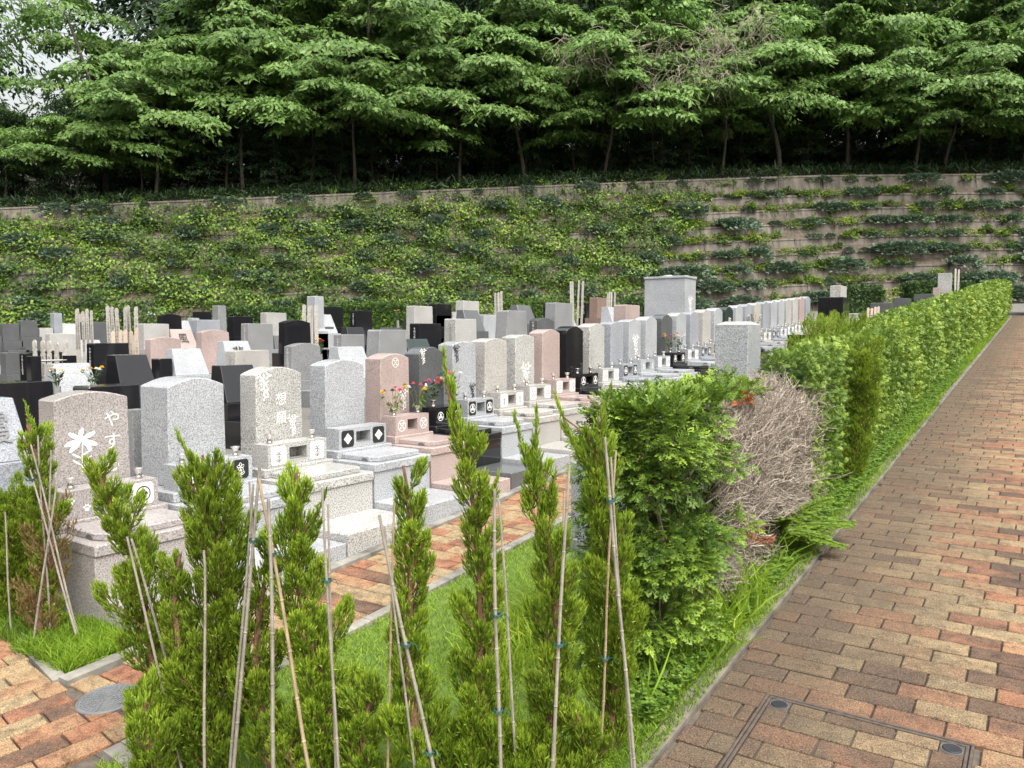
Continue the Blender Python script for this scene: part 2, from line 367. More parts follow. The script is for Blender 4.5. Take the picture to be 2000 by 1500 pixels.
# the utility cover sits in the walk and interrupts the rows of bricks
UC = (-.86, -.16, 2.335, 3.025)
def rows(x0, x1, y0, y1, seed, holes=()):
    """running bond with the long side across the walk: yields centre x, centre y, length"""
    r = random.Random(seed); out = []
    j = 0; y = y0 + (BW + JT) / 2
    while y < y1:
        segs = [(x0, x1)]
        for hx0, hx1, hy0, hy1 in holes:
            if hy0 - .02 < y < hy1 + .02:
                segs = [q for a, b in segs for q in ((a, min(b, hx0)), (max(a, hx1), b)) if q[1] - q[0] > .03]
        off = ((j * .5) % 1 + r.uniform(-.13, .13)) * (BL + JT)
        k0 = math.floor((x0 - off) / (BL + JT)) - 1
        for k in range(k0, k0 + int((x1 - x0) / (BL + JT)) + 4):
            a, b = off + k * (BL + JT), off + k * (BL + JT) + BL
            for s0, s1 in segs:
                aa, bb = max(a, s0 + .003), min(b, s1 - .003)
                if bb - aa > .035: out.append(((aa + bb) / 2, y, bb - aa))
        y += BW + JT; j += 1
    return out
WTS2 = [.15, .5, .8, 1.8, 2.0, 2.0, 1.9, 1.8, 1.6, 1.5, 1.0, .6]
def put_bricks(parent, pieces, limit, seed, ang=0.0, origin=(0, 0), wts=WTS):
    """the nearest ones as bricks of their own, the rest joined"""
    r = random.Random(seed); ca, sa = math.cos(ang), math.sin(ang)
    ps = []
    for cx, cy, ln in pieces:
        x, y = origin[0] + cx * ca - cy * sa, origin[1] + cx * sa + cy * ca
        p = Vector((x, y, G * y)) - CP; dep = p.x * FW.x + p.y * FW.y; lat = p.x * RT.x + p.y * RT.y
        vis = dep > .5 and abs(lat / dep) < .72 and p.z / dep > -.58
        ps.append((0 if vis else 1, p.length, x, y, ln))
    ps.sort()
    rest = MB(); tones = []
    for i, (nv, dist, x, y, ln) in enumerate(ps):
        tone = r.choices(TONES, wts)[0]; dz = r.uniform(-.0022, .0012)
        rot = Matrix.Rotation(SLOPE + r.uniform(-.006, .006), 4, 'X') @ Matrix.Rotation(ang + r.uniform(-.007, .007), 4, 'Z') @ Matrix.Rotation(r.uniform(-.005, .005), 4, 'Y')
        if i < limit and nv == 0:
            o = bpy.data.objects.new('brick', get_brick(ln, tone)); link(o, parent)
            o.matrix_local = Matrix.Translation((x, y, G * y + .004 + dz)) @ rot
        else:
            m4 = Matrix.Translation((x, y, G * y + .004 + dz)) @ rot
            b = MB(); b.box(-ln/2, ln/2, -BW/2, BW/2, -.02, 0, .0035)
            rest.add([m4 @ Vector(v) for v in b.v], b.f); tones += [tone] * len(b.v)
    if rest.v:
        me = rest.mesh('paving_bricks', False)
        a = me.attributes.new('tone', 'FLOAT', 'POINT'); a.data.foreach_set('value', tones)
        o = mesh_ob('paving_bricks', me, M['brick'], parent); o['kind'] = 'stuff'
put_bricks(right_walk, rows(-1.04, 1.5, 1.86 - 28*(BW + JT), WALK_Y1, 3, [UC]), 292, 4)
gw = rows(-3.395, -2.755, 1.66, 19, 5)
MH = on_ground(213, 1366)                                  # manhole lid
gw = [p for p in gw if math.hypot(p[0] - MH.x, p[1] - MH.y) > .0]
put_bricks(grave_walk, gw, 220, 6, wts=WTS2)
cw = []
for (cx, cy, ln) in rows(-2.7, .14, -2.25, 6.0, 8):
    ca, sa = math.cos(math.radians(81)), math.sin(math.radians(81)); a, b = cx - ln/2, cx + ln/2
    wx = -3.40 - cy*sa + b*ca
    lim = -.012 if cy > .05 else (1.652 - 1.64 - cy*ca)/sa - .008      # cut at the bed kerb or at the first row of the grave walk
    b = min(b, lim)
    if cy < -.62: b = min(b, (1.29 - 1.64 - cy*ca)/sa)                    # the lawn begins here
    if -3.40 - cy*sa > -1.2: continue
    if b - a > .035: cw.append(((a + b)/2, cy, b - a))
# cross walk: long sides point away from the corner, turned a little
put_bricks(cross_walk, cw, 150, 9, ang=math.radians(81), origin=(-3.40, 1.64), wts=WTS2)

# kerbs: thin concrete edgings, slightly proud of the bricks
def kerb(name, x0, x1, y0, y1, top, label, rot=None):
    mb = MB(); n = max(1, int((y1 - y0) / .6)) if y1 - y0 > x1 - x0 else 1
    for i in range(n):
        a = y0 + (y1 - y0) * i / n; b = y0 + (y1 - y0) * (i + 1) / n - .004
        mb.add([(x0, a, G*a - .1), (x1, a, G*a - .1), (x1, b, G*b - .1), (x0, b, G*b - .1), (x0, a, G*a + top), (x1, a, G*a + top), (x1, b, G*b + top), (x0, b, G*b + top)],
               [(0,3,2,1),(4,5,6,7),(0,1,5,4),(1,2,6,5),(2,3,7,6),(3,0,4,7)])
    return tag(mb.ob(name, M['kerbc' if name == 'walk_kerb' else 'palekerb']), kind='structure')
kerb('grave_kerb', -3.478, -3.402, 1.66, 19.4, .016, '')
kerb('lawn_kerb', -2.748, -2.685, 1.52, 19.4, .016, '')
kerb('walk_kerb', -1.125, -1.052, -2.0, WALK_Y1, .007, '')
kb = MB()
def kerb_line(mb, p, q, w, top):
    p, q = Vector((p[0], p[1], 0)), Vector((q[0], q[1], 0)); d = (q - p).normalized(); s = Vector((-d.y, d.x, 0)) * w
    vs_ = []
    for z in (-.1, top):
        for v in (p, q, q + s, p + s): vs_.append((v.x, v.y, G * v.y + z))
    mb.add(vs_, [(0,3,2,1),(4,5,6,7),(0,1,5,4),(1,2,6,5),(2,3,7,6),(3,0,4,7)])
kerb_line(kb, (-6.2, 2.15), (-3.475, 1.635), .055, .010)
tag(kb.ob('bed_kerb', M['palekerb']), kind='structure')
kb = MB(); kerb_line(kb, (-2.75, 1.455), (-1.0, 1.30), .062, .016); tag(kb.ob('lawn_edge', M['palekerb']), kind='structure')

# lawn, planting bed and planting strip soil
slope_sheet('lawn', -2.685, -1.125, 1.42, 19.4, -.004, M['turf'])
slope_sheet('planting_bed', -9.0, -3.478, 1.70, 2.02, -.004, M['turf'])

# ------------------------------------------------------------------ utility cover (steel frame filled with bricks)
u = empty('utility_cover', ((UC[0]+UC[1])/2, (UC[2]+UC[3])/2, G*(UC[2]+UC[3])/2)); u.rotation_euler = (SLOPE, 0, 0)
tag(u, 'square brown steel access cover set in the brick walk and filled with bricks', 'access cover')
uw = (UC[1]-UC[0])/2 - .004; uh = (UC[3]-UC[2])/2 - .004
for nm, (a, b, c, d) in dict(n=(-uw, uw, uh-.010, uh), s=(-uw, uw, -uh, -uh+.010), w=(-uw, -uw+.010, -uh+.0105, uh-.0105), e=(uw-.010, uw, -uh+.0105, uh-.0105)).items():
    mb = MB(); mb.box(a, b, c, d, -.05, .008, .002); mb.ob('outer_frame', M['iron'], u)
for nm, (a, b, c, d) in dict(n=(-uw+.013, uw-.013, uh-.024, uh-.013), s=(-uw+.013, uw-.013, -uh+.013, -uh+.024), w=(-uw+.013, -uw+.024, -uh+.0245, uh-.0245), e=(uw-.024, uw-.013, -uh+.0245, uh-.0245)).items():
    mb = MB(); mb.box(a, b, c, d, -.05, .006, .002); mb.ob('lid_frame', M['iron'], u)
mb = MB(); mb.box(-uw+.025, uw-.025, -uh+.025, uh-.025, -.05, -.006); mb.ob('lid_pan', M['joint'], u)
corner = [(-uw+.062, uh-.062), (uw-.062, uh-.062), (-uw+.062, -uh+.062), (uw-.062, -uh+.062)]
M['cap_rubber'] = mat_plain('dark_cap', (.013, .014, .017), .45, var=.1)
for x, y in corner:
    mb = MB(); mb.box(x-.037, x+.037, y-.037, y+.037, -.05, .003, .002); bo = mb.ob('lift_socket', M['iron'], u)
    mb = MB(); mb.lathe([(.029, .0), (.029, .0065), (.026, .008), (.004, .0075)], x, y, 20); mb.ob('socket_cap', M['cap_rubber'], bo)
    mb = MB(); mb.lathe([(.034, .0), (.034, .0055), (.031, .0056), (.031, .0)], x, y, 20); mb.ob('socket_ring', M['hole'], bo)
r = random.Random(77); y = -uh + .028 + BW/2 - .02; j = 0
while y < uh - .028:
    off = (j % 2) * .115 + r.uniform(-.03, .03)
    for k in range(-4, 5):
        a, b = off + k*(BL+JT), off + k*(BL+JT) + BL
        a, b = max(a, -uw+.027), min(b, uw-.027)
        ya, yb = max(y - BW/2, -uh+.027), min(y + BW/2, uh-.027)
        for cx, cy in corner:                                # leave the lifting sockets free
            if ya < cy + .038 and yb > cy - .038:
                if a < cx < b or cx - .04 < a < cx + .04 or cx - .04 < b < cx + .04:
                    if cx < 0: a = max(a, cx + .040)
                    else: b = min(b, cx - .040)
        if b - a > .03 and yb - ya > .02:
            mb = MB(); mb.box(a, b, ya, yb, -.0055, .004 + r.uniform(-.001, .001), .003); me = mb.mesh('brick', False)
            at = me.attributes.new('tone', 'FLOAT', 'POINT'); tn = r.choices(TONES, WTS)[0]; at.data.foreach_set('value', [tn]*len(me.vertices))
            mesh_ob('brick', me, M['brick'], u)
    y += BW + JT; j += 1
# ------------------------------------------------------------------ manhole lid
mh = empty('manhole_lid', (MH.x, MH.y, G*MH.y - .006)); mh.rotation_euler = (SLOPE, 0, 0)
tag(mh, 'round grey ribbed manhole lid in the brick walk', 'manhole lid')
mb = MB(); mb.lathe([(.122, -.02), (.122, .010), (.118, .015), (.114, .0155), (.112, .012), (.03, .012), (.001, .012)], 0, 0, 40); mb.ob('rim', M['manhole'], mh)
mb = MB()
for k, rr in enumerate((.018, .032, .046, .060, .074, .088, .101)):
    nseg = 6 + 4 * k
    for s in range(nseg):
        a0 = 2*math.pi*(s + (k % 2)*.5)/nseg; a1 = a0 + 2*math.pi/nseg*.68
        pts = []
        for q in range(4):
            a = a0 + (a1-a0)*q/3; pts.append((a, rr-.0045, rr+.0045))
        for q in range(3):
            a, b = pts[q][0], pts[q+1][0]
            mb.add([((rr-.0045)*math.cos(a), (rr-.0045)*math.sin(a), .0121), ((rr+.0045)*math.cos(a), (rr+.0045)*math.sin(a), .0121), ((rr+.0045)*math.cos(b), (rr+.0045)*math.sin(b), .0121), ((rr-.0045)*math.cos(b), (rr-.0045)*math.sin(b), .0121),
                    ((rr-.0035)*math.cos(a), (rr-.0035)*math.sin(a), .015), ((rr+.0035)*math.cos(a), (rr+.0035)*math.sin(a), .015), ((rr+.0035)*math.cos(b), (rr+.0035)*math.sin(b), .015), ((rr-.0035)*math.cos(b), (rr-.0035)*math.sin(b), .015)],
                   [(4,5,6,7),(0,1,5,4),(1,2,6,5),(2,3,7,6),(3,0,4,7)])
mb.ob('tread_ribs', M['manhole'], mh)
mb = MB(); mb.box(.078, .092, -.006, .006, .0121, .0165); mb.ob('key_slot_shade', M['hole'], mh)  # raised dark block in place of the slot's shade

# ------------------------------------------------------------------ terraced retaining wall
WA = Vector((-31.7, 13.6, 0)); WB = Vector((-7.6, 39.5, 0))
D1 = (WB - WA).normalized(); D2 = Vector((.88, .475, 0)).normalized()
N1 = Vector((-D1.y, D1.x, 0)); N2 = Vector((-D2.y, D2.x, 0)); NK = (N1 + N2).normalized() / ((N1 + N2).normalized().dot(N1))
LW = (WB - WA).length; S0, S1 = -14.0, LW + 20.0
NT = 9; SETB = .46
def wall_xy(s, d):
    if s <= LW:
        f = max(0.0, min(1.0, (s - LW + 6) / 6)) if s > LW - 6 else 0
        n = N1.lerp(NK, f); return WA + D1 * s + n * d
    f = max(0.0, min(1.0, (LW + 6 - s) / 6)); n = N2.lerp(NK, f)
    return WB + D2 * (s - LW) + n * d
def wall_base(s): p = wall_xy(s, 0); return G * min(p.y, 41.5)
def wall_top(s):
    return 6.86 + (9.72 - 6.86) * s / LW if s <= LW else 9.72 - .012 * (s - LW)
def wall_z(s, k): b, t = wall_base(s), wall_top(s); return b + (t - b) * k / NT
tw = empty('terraced_retaining_wall', wall_xy(LW/2, 0) + Vector((0, 0, wall_base(LW/2))))
tag(tw, 'terraced concrete retaining wall of leaning planter panels below the wood', 'retaining wall')
tw_inv = Matrix.Translation(-tw.location)
PL = 2.25
panel_s = np.arange(S0, S1, PL)
for k in range(NT):
    for s in panel_s:
        if s < LW < s + PL: cuts = [(s, LW), (LW, s + PL)]
        else: cuts = [(s, s + PL)]
        for a, b in cuts:
            if b - a < .15: continue
            a2, b2 = a + .012, b - .012
            d = SETB * k; lean = .15; hh = .62 if k < NT - 1 else .98
            q = []
            for dd, up in ((0, 0), (lean, hh)):
                for s_ in (a2, b2):
                    z0, z1 = wall_z(s_, k), wall_z(s_, k + 1); z = z0 + (z1 - z0) * up - (.10 if up == 0 else 0)
                    for th in (0, .11):
                        p = wall_xy(s_, d + dd + th); q.append((p.x, p.y, z))
            mb = MB(); mb.add(q, [(0,2,6,4),(1,5,7,3),(4,6,7,5),(0,4,5,1),(2,3,7,6),(0,1,3,2)])
            lip = []                                         # projecting top lip
            for up, out_ in ((hh - .10, -.028), (hh + .012, -.028)):
                for s_ in (a2, b2):
                    z0, z1 = wall_z(s_, k), wall_z(s_, k + 1); z = z0 + (z1 - z0)*up
                    for th in (out_, .114):
                        p = wall_xy(s_, d + lean*up/hh + th); lip.append((p.x, p.y, z))
            mb.add(lip, [(0,2,6,4),(1,5,7,3),(4,6,7,5),(0,4,5,1),(2,3,7,6),(0,1,3,2)])
            o = mb.ob('panel', M['concrete'], tw); o.matrix_parent_inverse = tw_inv
# soil ledges behind the panels
mb = MB(); ss = np.unique(np.concatenate([np.linspace(S0, LW, 50), np.linspace(LW, S1, 20)]))
prof = []
for k in range(NT):
    prof += [(SETB*k + .20, k + .57), (SETB*(k+1) + .02 if k < NT - 1 else SETB*(k+1), k + 1.0 if k < NT-1 else NT - .1)]
prof = [(.10, -.4)] + [(.16, .3)] + prof
for i, s in enumerate(ss):
    for d, kk in prof:
        p = wall_xy(s, d); mb.v.append((p.x, p.y, wall_z(s, kk)))
m_ = len(prof)
for i in range(len(ss) - 1):
    for j in range(m_ - 1): mb.f.append((i*m_+j, (i+1)*m_+j, (i+1)*m_+j+1, i*m_+j+1))
tag(mb.ob('terrace_soil', M['soil']), kind='structure')
# hillside above the wall
def hill_z(s, d):
    e = d - SETB*NT; base = wall_top(s) - .05
    rise = .22 + .10 * max(0, min(1, (s - 6) / 30))
    return base + rise * min(e, 16) + .26 * max(0, min(e, 45) - 16)
mb = MB(); ds = [SETB*NT - .05, 4.6, 5.5, 7, 9, 12, 16, 21, 28, 45, 80]; ss2 = np.linspace(S0 - 30, S1 + 45, 60)
for s in ss2:
    for d in ds:
        p = wall_xy(s, d); mb.v.append((p.x, p.y, hill_z(s, d) + (.12 * math.sin(s*1.3 + d) if d > 5 else 0)))
for i in range(len(ss2) - 1):
    for j in range(len(ds) - 1): mb.f.append((i*len(ds)+j, (i+1)*len(ds)+j, (i+1)*len(ds)+j+1, i*len(ds)+j+1))
tag(mb.ob('hillside', M['litter']), kind='structure')
def wall_s_at(px, d):
    """position along the wall, seen at a photo column, for things standing d metres behind its foot"""
    best = None
    for s in np.arange(S0 - 20, S1 + 30, .1):
        p = wall_xy(s, d); dep = p.x*FW.x + p.y*FW.y; x = 1000 + FPX * (p.x*RT.x + p.y*RT.y) / dep
        if best is None or abs(x - px) < best[0]: best = (abs(x - px), s)
    return best[1]
# ------------------------------------------------------------------ stairs at the end of the walk
st = empty('concrete_stairs', (-.1, WALK_Y1, G*WALK_Y1)); tag(st, 'grey concrete steps with a sloping side wall at the end of the brick walk', 'stairs')
for i in range(9):
    mb = MB(); mb.box(-.35, 1.8, .02 + i*.32, .02 + (i+1)*.32 - .003, -.3, .17*(i+1)); mb.ob('step', M['kerbc'], st)
mb = MB(); mb.prism([(-.1, -.3), (3.3, -.3), (3.3, 2.0), (3.0, 2.0), (-.1, .32)], 'x', -.62, -.36); mb.ob('side_wall', M['concrete'], st)
# ================================================================== LETTERING AND FLAT MARKS
text_cache = {}
def text_mesh(s, mat):
    """engraved characters as a mesh, one above the other, 1 unit per character, centred on its top middle"""
    key = (s, mat.name)
    if key in text_cache: return text_cache[key]
    vs_, fs = [], []
    for i, ch in enumerate(s):
        cu = bpy.data.curves.new('glyph', 'FONT'); cu.body = ch; cu.resolution_u = 3
        o = bpy.data.objects.new('glyph', cu); C.objects.link(o)
        me = bpy.data.meshes.new_from_object(o.evaluated_get(bpy.context.evaluated_depsgraph_get()))
        bpy.data.objects.remove(o); bpy.data.curves.remove(cu)
        if not len(me.vertices): continue
        xs = [v.co.x for v in me.vertices]; ys = [v.co.y for v in me.vertices]
        cx = (min(xs)+max(xs))/2; cy = (min(ys)+max(ys))/2; k = .86 / max(max(xs)-min(xs), max(ys)-min(ys), .5)
        o0 = len(vs_)
        vs_ += [(0.0, (v.co.x-cx)*k, (v.co.y-cy)*k - i - .5) for v in me.vertices]
        fs += [tuple(j + o0 for j in p.vertices) for p in me.polygons]
        bpy.data.meshes.remove(me)
    me = bpy.data.meshes.new('inscription'); me.from_pydata(vs_, [], fs); me.materials.append(mat)
    text_cache[key] = me
    return me
def put_text(s, mat, parent, loc, size, facing='x', squash=1.0, tilt=0.0, name='inscription'):
    """facing 'x' reads from +X, '-y' reads from -Y"""
    o = bpy.data.objects.new(name, text_mesh(s, mat)); link(o, parent)
    rz = 0 if facing == 'x' else -math.pi/2
    o.matrix_local = Matrix.Translation(loc) @ Matrix.Rotation(rz, 4, 'Z') @ Matrix.Rotation(tilt, 4, 'Y') @ Matrix.Diagonal((1, size*squash, size, 1))
    return o
def ell(cy, cz, a, b, rot=0, n=14, k0=0, k1=1):
    return [(cy + a*math.cos(t)*math.cos(rot) - b*math.sin(t)*math.sin(rot), cz + a*math.cos(t)*math.sin(rot) + b*math.sin(t)*math.cos(rot)) for t in [2*math.pi*i/n for i in range(n)]]
def flat(polys, x):
    mb = MB()
    for i, p in enumerate(polys): mb.add([(x + i*.00006, y, z) for y, z in p], [tuple(range(len(p)))])   # each stroke a hair above the last
    return mb
def strip(pts, w):
    """a drawn line as quads"""
    out = []
    for (a, b), (c, d) in zip(pts[:-1], pts[1:]):
        l_ = math.hypot(c-a, d-b) or 1; nx, ny = -(d-b)/l_*w/2, (c-a)/l_*w/2
        out.append([(a-nx, b-ny), (c-nx, d-ny), (c+nx, d+ny), (a+nx, b+ny)])
    return out
def ringp(cy, cz, r0, r1, n=20):
    out = []
    for i in range(n):
        a, b = 2*math.pi*i/n, 2*math.pi*(i+1)/n
        out.append([(cy+r0*math.cos(a), cz+r0*math.sin(a)), (cy+r1*math.cos(a), cz+r1*math.sin(a)), (cy+r1*math.cos(b), cz+r1*math.sin(b)), (cy+r0*math.cos(b), cz+r0*math.sin(b))])
    return out
def sc_polys(P, cy, cz, k, ky=None): return [[(cy + y*(ky or k), cz + z*k) for y, z in p] for p in P]
EMB = {}
EMB['four_diamond'] = [[(0, .06), (.36, .42), (0, .78), (-.36, .42)]] and [[(u*.78+a, v*.78+b) for u, v in ((.48, 0), (0, .48), (-.48, 0), (0, -.48))] for a, b in ((0, .42), (0, -.42), (.42, 0), (-.42, 0))]
EMB['four_square'] = ringp(0, 0, .72, .86) + [[(a+u, b+v) for u, v in ((.27, 0), (0, .27), (-.27, 0), (0, -.27))] for a, b in ((0, .31), (0, -.31), (.31, 0), (-.31, 0))]
EMB['trefoil'] = ringp(0, 0, .80, .95) + [ell(.36*math.cos(t), .36*math.sin(t), .30, .25, t) for t in (math.pi/2, math.pi*7/6, math.pi*11/6)] + [ell(.16*math.cos(t), .16*math.sin(t)-.0, .1, .06, t) for t in (math.pi/6, math.pi*5/6, math.pi*1.5)]
EMB['wisteria'] = ringp(0, 0, .85, .98) + [ell(.52*math.cos(t), .52*math.sin(t), .24, .13, t) for t in [math.pi*(.25+k*.5) for k in range(4)]] + [ell(0, 0, .16, .16)] + [ell(.42*math.cos(t), .42*math.sin(t), .10, .06, t) for t in [math.pi*(k*.5) for k in range(4)]]
EMB['flower_line'] = sum([strip(ell(.30*math.cos(t), .25+.30*math.sin(t), .26, .16, t, 8)+[], .08) for t in [math.pi*2*k/5+.3 for k in range(5)]], []) + strip([(0, 0), (.04, -.4), (-.02, -.95)], .09) + strip(ell(.32, -.5, .3, .12, .6, 8), .08) + strip(ell(-.30, -.55, .3, .12, 2.5, 8), .08)
EMB['lily'] = [ell(a, b, .42, .15, t, 10) for a, b, t in ((-.42, .62, 2.6), (-.02, .72, 1.2), (.5, .6, .4), (-.62, .2, 3.5), (-.2, .2, 4.3), (.15, .3, 5.2), (.6, .12, 5.9), (.42, -.02, 5.0), (-.45, -.05, 4.0))] + strip([(.08, .35), (.04, -.3), (.0, -1.6)], .07) + [ell(a, b, .34, .06, t, 8) for a, b, t in ((.3, -.45, .5), (-.3, -.6, 2.6), (.34, -.85, .6), (-.3, -1.0, 2.5), (.25, -1.2, .7))]
EMB['paw'] = [ell(0, -.22, .42, .34, 0, 12)] + [ell(a, b, .16, .23, t, 10) for a, b, t in ((-.52, .22, .4), (-.2, .52, .12), (.2, .52, -.12), (.52, .22, -.4))]
EMB['branch'] = sum([[ell(a + .16*math.cos(t), b + .16*math.sin(t), .15, .07, t, 6) for t in (a*7, a*7+2.1, a*7+4.2)] for a, b in ((-.4, .7), (-.05, .6), (.3, .72), (-.25, .3), (.1, .2), (-.1, -.15), (.15, -.4), (0, -.75))], []) + strip([(-.4, .8), (-.1, .3), (0, -.8)], .04)
def rounded(w, h, c):
    """half sizes, cut corners"""
    return [(-w+c, -h), (w-c, -h), (w, -h+c), (w, h-c), (w-c, h), (-w+c, h), (-w, h-c), (-w, -h+c)]

# ================================================================== FRONT ROW OF GRAVES
STEP_X = -3.482
def arch_poly(w, z0, z1, rise, taper=0.0, n=12, cham=0.0):
    """upright stone outline (y, z) with a low arched top"""
    wt = w - taper
    pts = [(-w, z0), (w, z0)]
    if rise <= 0: return pts + [(wt, z1-cham), (wt-cham, z1), (-wt+cham, z1), (-wt, z1-cham)]
    for i in range(n + 1):
        t = i / n; y = wt * (1 - 2*t); pts.append((y, z1 - rise * (1 - math.cos(math.pi * (t - .5)))))
    return pts
def bevel_me(me, wdt=.004):
    bm = bmesh.new(); bm.from_mesh(me)
    es = [e for e in bm.edges if len(e.link_faces) == 2 and e.calc_face_angle(0) > .6]
    bmesh.ops.bevel(bm, geom=es, offset=wdt, segments=1, profile=.5, affect='EDGES')
    bmesh.ops.recalc_face_normals(bm, faces=bm.faces); bm.to_mesh(me); bm.free()
def bob(mb, name, mat, parent, wdt=.004):
    me = mb.mesh(name); bevel_me(me, wdt); return mesh_ob(name, me, mat, parent)
def niche_block(w, d, z0, z1, nw, nz0, nz1, nd):
    """stone block with a rectangular opening in its front (front at x=0, back at x=-d)"""
    mb = MB()
    o = [(0, -w, z0), (0, w, z0), (0, w, z1), (0, -w, z1)]; i_ = [(0, -nw, nz0), (0, nw, nz0), (0, nw, nz1), (0, -nw, nz1)]
    bk = [(-nd, y, z) for _, y, z in i_]; ob_ = [(-d, y, z) for _, y, z in o]
    mb.add(o + i_ + bk + ob_, [(0,1,5,4),(1,2,6,5),(2,3,7,6),(3,0,4,7),(4,5,9,8),(5,6,10,9),(6,7,11,10),(7,4,8,11),(8,9,10,11),
                               (12,15,14,13),(0,3,15,12),(1,13,14,2),(3,2,14,15),(0,12,13,1)])
    return mb
vase_me = MB(); vase_me.lathe([(.016, 0), (.022, .004), (.017, .012), (.016, .03), (.020, .045), (.031, .058), (.033, .061), (.029, .060), (.017, .045), (.004, .04)], 0, 0, 14)
vase_me = vase_me.mesh('flower_vase'); vase_me.materials.append(M['steel'])
for p in vase_me.polygons: p.use_smooth = True
def front_grave(yc, W, mat, label, group=None, hs=.78, top=1.105, rise=.045, plate='white', emblem='wisteria', step=None, text=None, tcol='engraved', tsize=.1, toff=.05, extras=None, vases=True, hmat=None, name='grave_monument', thick=.175):
    z0 = G * yc + .012
    g = empty(name, (STEP_X, yc, z0)); tag(g, label, 'grave', group)
    m = M[mat]; w = W/2 - .006; sm = M[step] if step else m
    mb = MB(); mb.box(-.405, -.002, -w, w, -.10, .112); bob(mb, 'step_slab', sm, g)
    mb = MB(); mb.box(-1.30 - max(0, thick-.2), -.400, -w+.004, w-.004, -.10, .315); bob(mb, 'plinth', m, g, .003)
    mb = MB(); mb.box(-1.305 - max(0, thick-.2), -.388, -w, w, .3155, .375); bob(mb, 'cap_slab', m, g, .006)
    lw = w - .055
    mb = MB(); mb.prism([(-.775, -lw), (-.50, -lw), (-.435, -lw+.03), (-.435, lw-.03), (-.50, lw), (-.775, lw)], 'z', .3755, .413); lid = bob(mb, 'lid_slab', m, g, .005)
    mb = MB(); mb.prism([(-.545 + .034*math.cos(math.pi*i/8), .3765 + .024*math.sin(math.pi*i/8)) for i in range(9)][::-1], 'y', -lw-.0015, -lw+.01)
    # flat dark half-moon at the side of the lid, painting a finger hole's shade (prism axis y swaps the polygon axes)
    mb = MB(); pts = [(-.545 + .034*math.cos(math.pi*i/8), .3765 + .026*math.sin(math.pi*i/8)) for i in range(9)]
    mb.add([(x, -lw-.0015, z) for x, z in pts], [tuple(range(9))]); mb.ob('finger_hole_shade', M['hole'], lid, fix=False)
    mb = MB(); mb.box(-1.29 - max(0, thick-.2), -.7755, -w+.012, w-.012, .3755, .432); bob(mb, 'base_stone', m, g)
    bw = w * .82; bz0, bz1 = .4325, .588
    nb = niche_block(bw, .15, bz0, bz1, bw*.30, bz0+.036, bz1-.032, .11); nb.v = [(x-.80, y, z) for x, y, z in nb.v]
    blk = nb.ob('incense_block', m, g)
    mb = MB(); mb.box(-.89, -.825, -bw*.22, bw*.22, bz0+.037, bz0+.052, .004); mb.ob('incense_tray', M['steel'], blk)
    # emblem plates left and right of the opening
    pm = {'white': 'engraved', 'black': 'inked', 'line': None}[plate]
    ph = (bz1-bz0)*.40; pw = min(bw*.26, ph*1.0); pz = (bz0+bz1)/2
    for sgn in (-1, 1):
        py = sgn * bw * .655
        if extras == 'paws' and sgn < 0:
            for k, (a, b, s) in enumerate(((-.055, .018, .030), (.03, -.026, .030))):
                flat(sc_polys(EMB['paw'], py+a, pz+b, s), -.7975).ob('paw_mark', M['engraved'], blk, fix=False)
            continue
        if pm:
            mb = MB(); mb.prism([(py+a, pz+b) for a, b in rounded(pw, ph, pw*.22)], 'x', -.7998, -.7975); pl = mb.ob('emblem_plate', M[pm], g)
            em = 'inked' if plate == 'white' and extras == 'paws' else ('grline' if plate == 'white' else 'engraved')
            flat(sc_polys(EMB[emblem], py, pz, min(pw, ph)*.84), -.7964).ob('emblem', M[em], pl, fix=False)
        else:
            flat(sc_polys(EMB[emblem], py, pz, min(pw, ph)*.9), -.7975).ob('emblem', M['engraved'], blk, fix=False)
    if vases:
        for sgn in (-1, 1):
            v = bpy.data.objects.new('flower_vase', vase_me); link(v, g); v.location = (-.87, sgn*bw*.72, bz1+.0005)
    # headstone
    h = w * hs; hm = M[hmat] if hmat else m
    mb = MB(); mb.prism(arch_poly(h, .4325, top, rise, h*.035, cham=.02), 'x', -.985-thick, -.985); st_ = bob(mb, 'headstone', hm, g, .006)
    if text:
        n = len(text); zt = top - .11 if n > 3 else top - .17
        for i, ch in enumerate(text):
            put_text(ch, M[tcol], st_, (-.9825, toff*h, zt - i*tsize*1.28), tsize)
    return g, dict(h=h, bw=bw, bz1=bz1, stone=st_, blk=blk, lid=lid)
def y_of(px, X=STEP_X - 1.0): return at_x(px, 700, X).y
cent = [177, 379, 545, 671, 778, 838, 904, 967, 1023, 1075, 1120, 1165, 1203, 1238, 1270, 1300, 1329, 1354, 1378]
ys = [y_of(p) for p in cent]
while len(ys) < 31: ys.append(ys[-1] + (ys[18] - ys[8]) / 10)
bnd = [ys[0] - .34] + [(a + b) / 2 for a, b in zip(ys[:-1], ys[1:])] + [ys[-1] + .26]
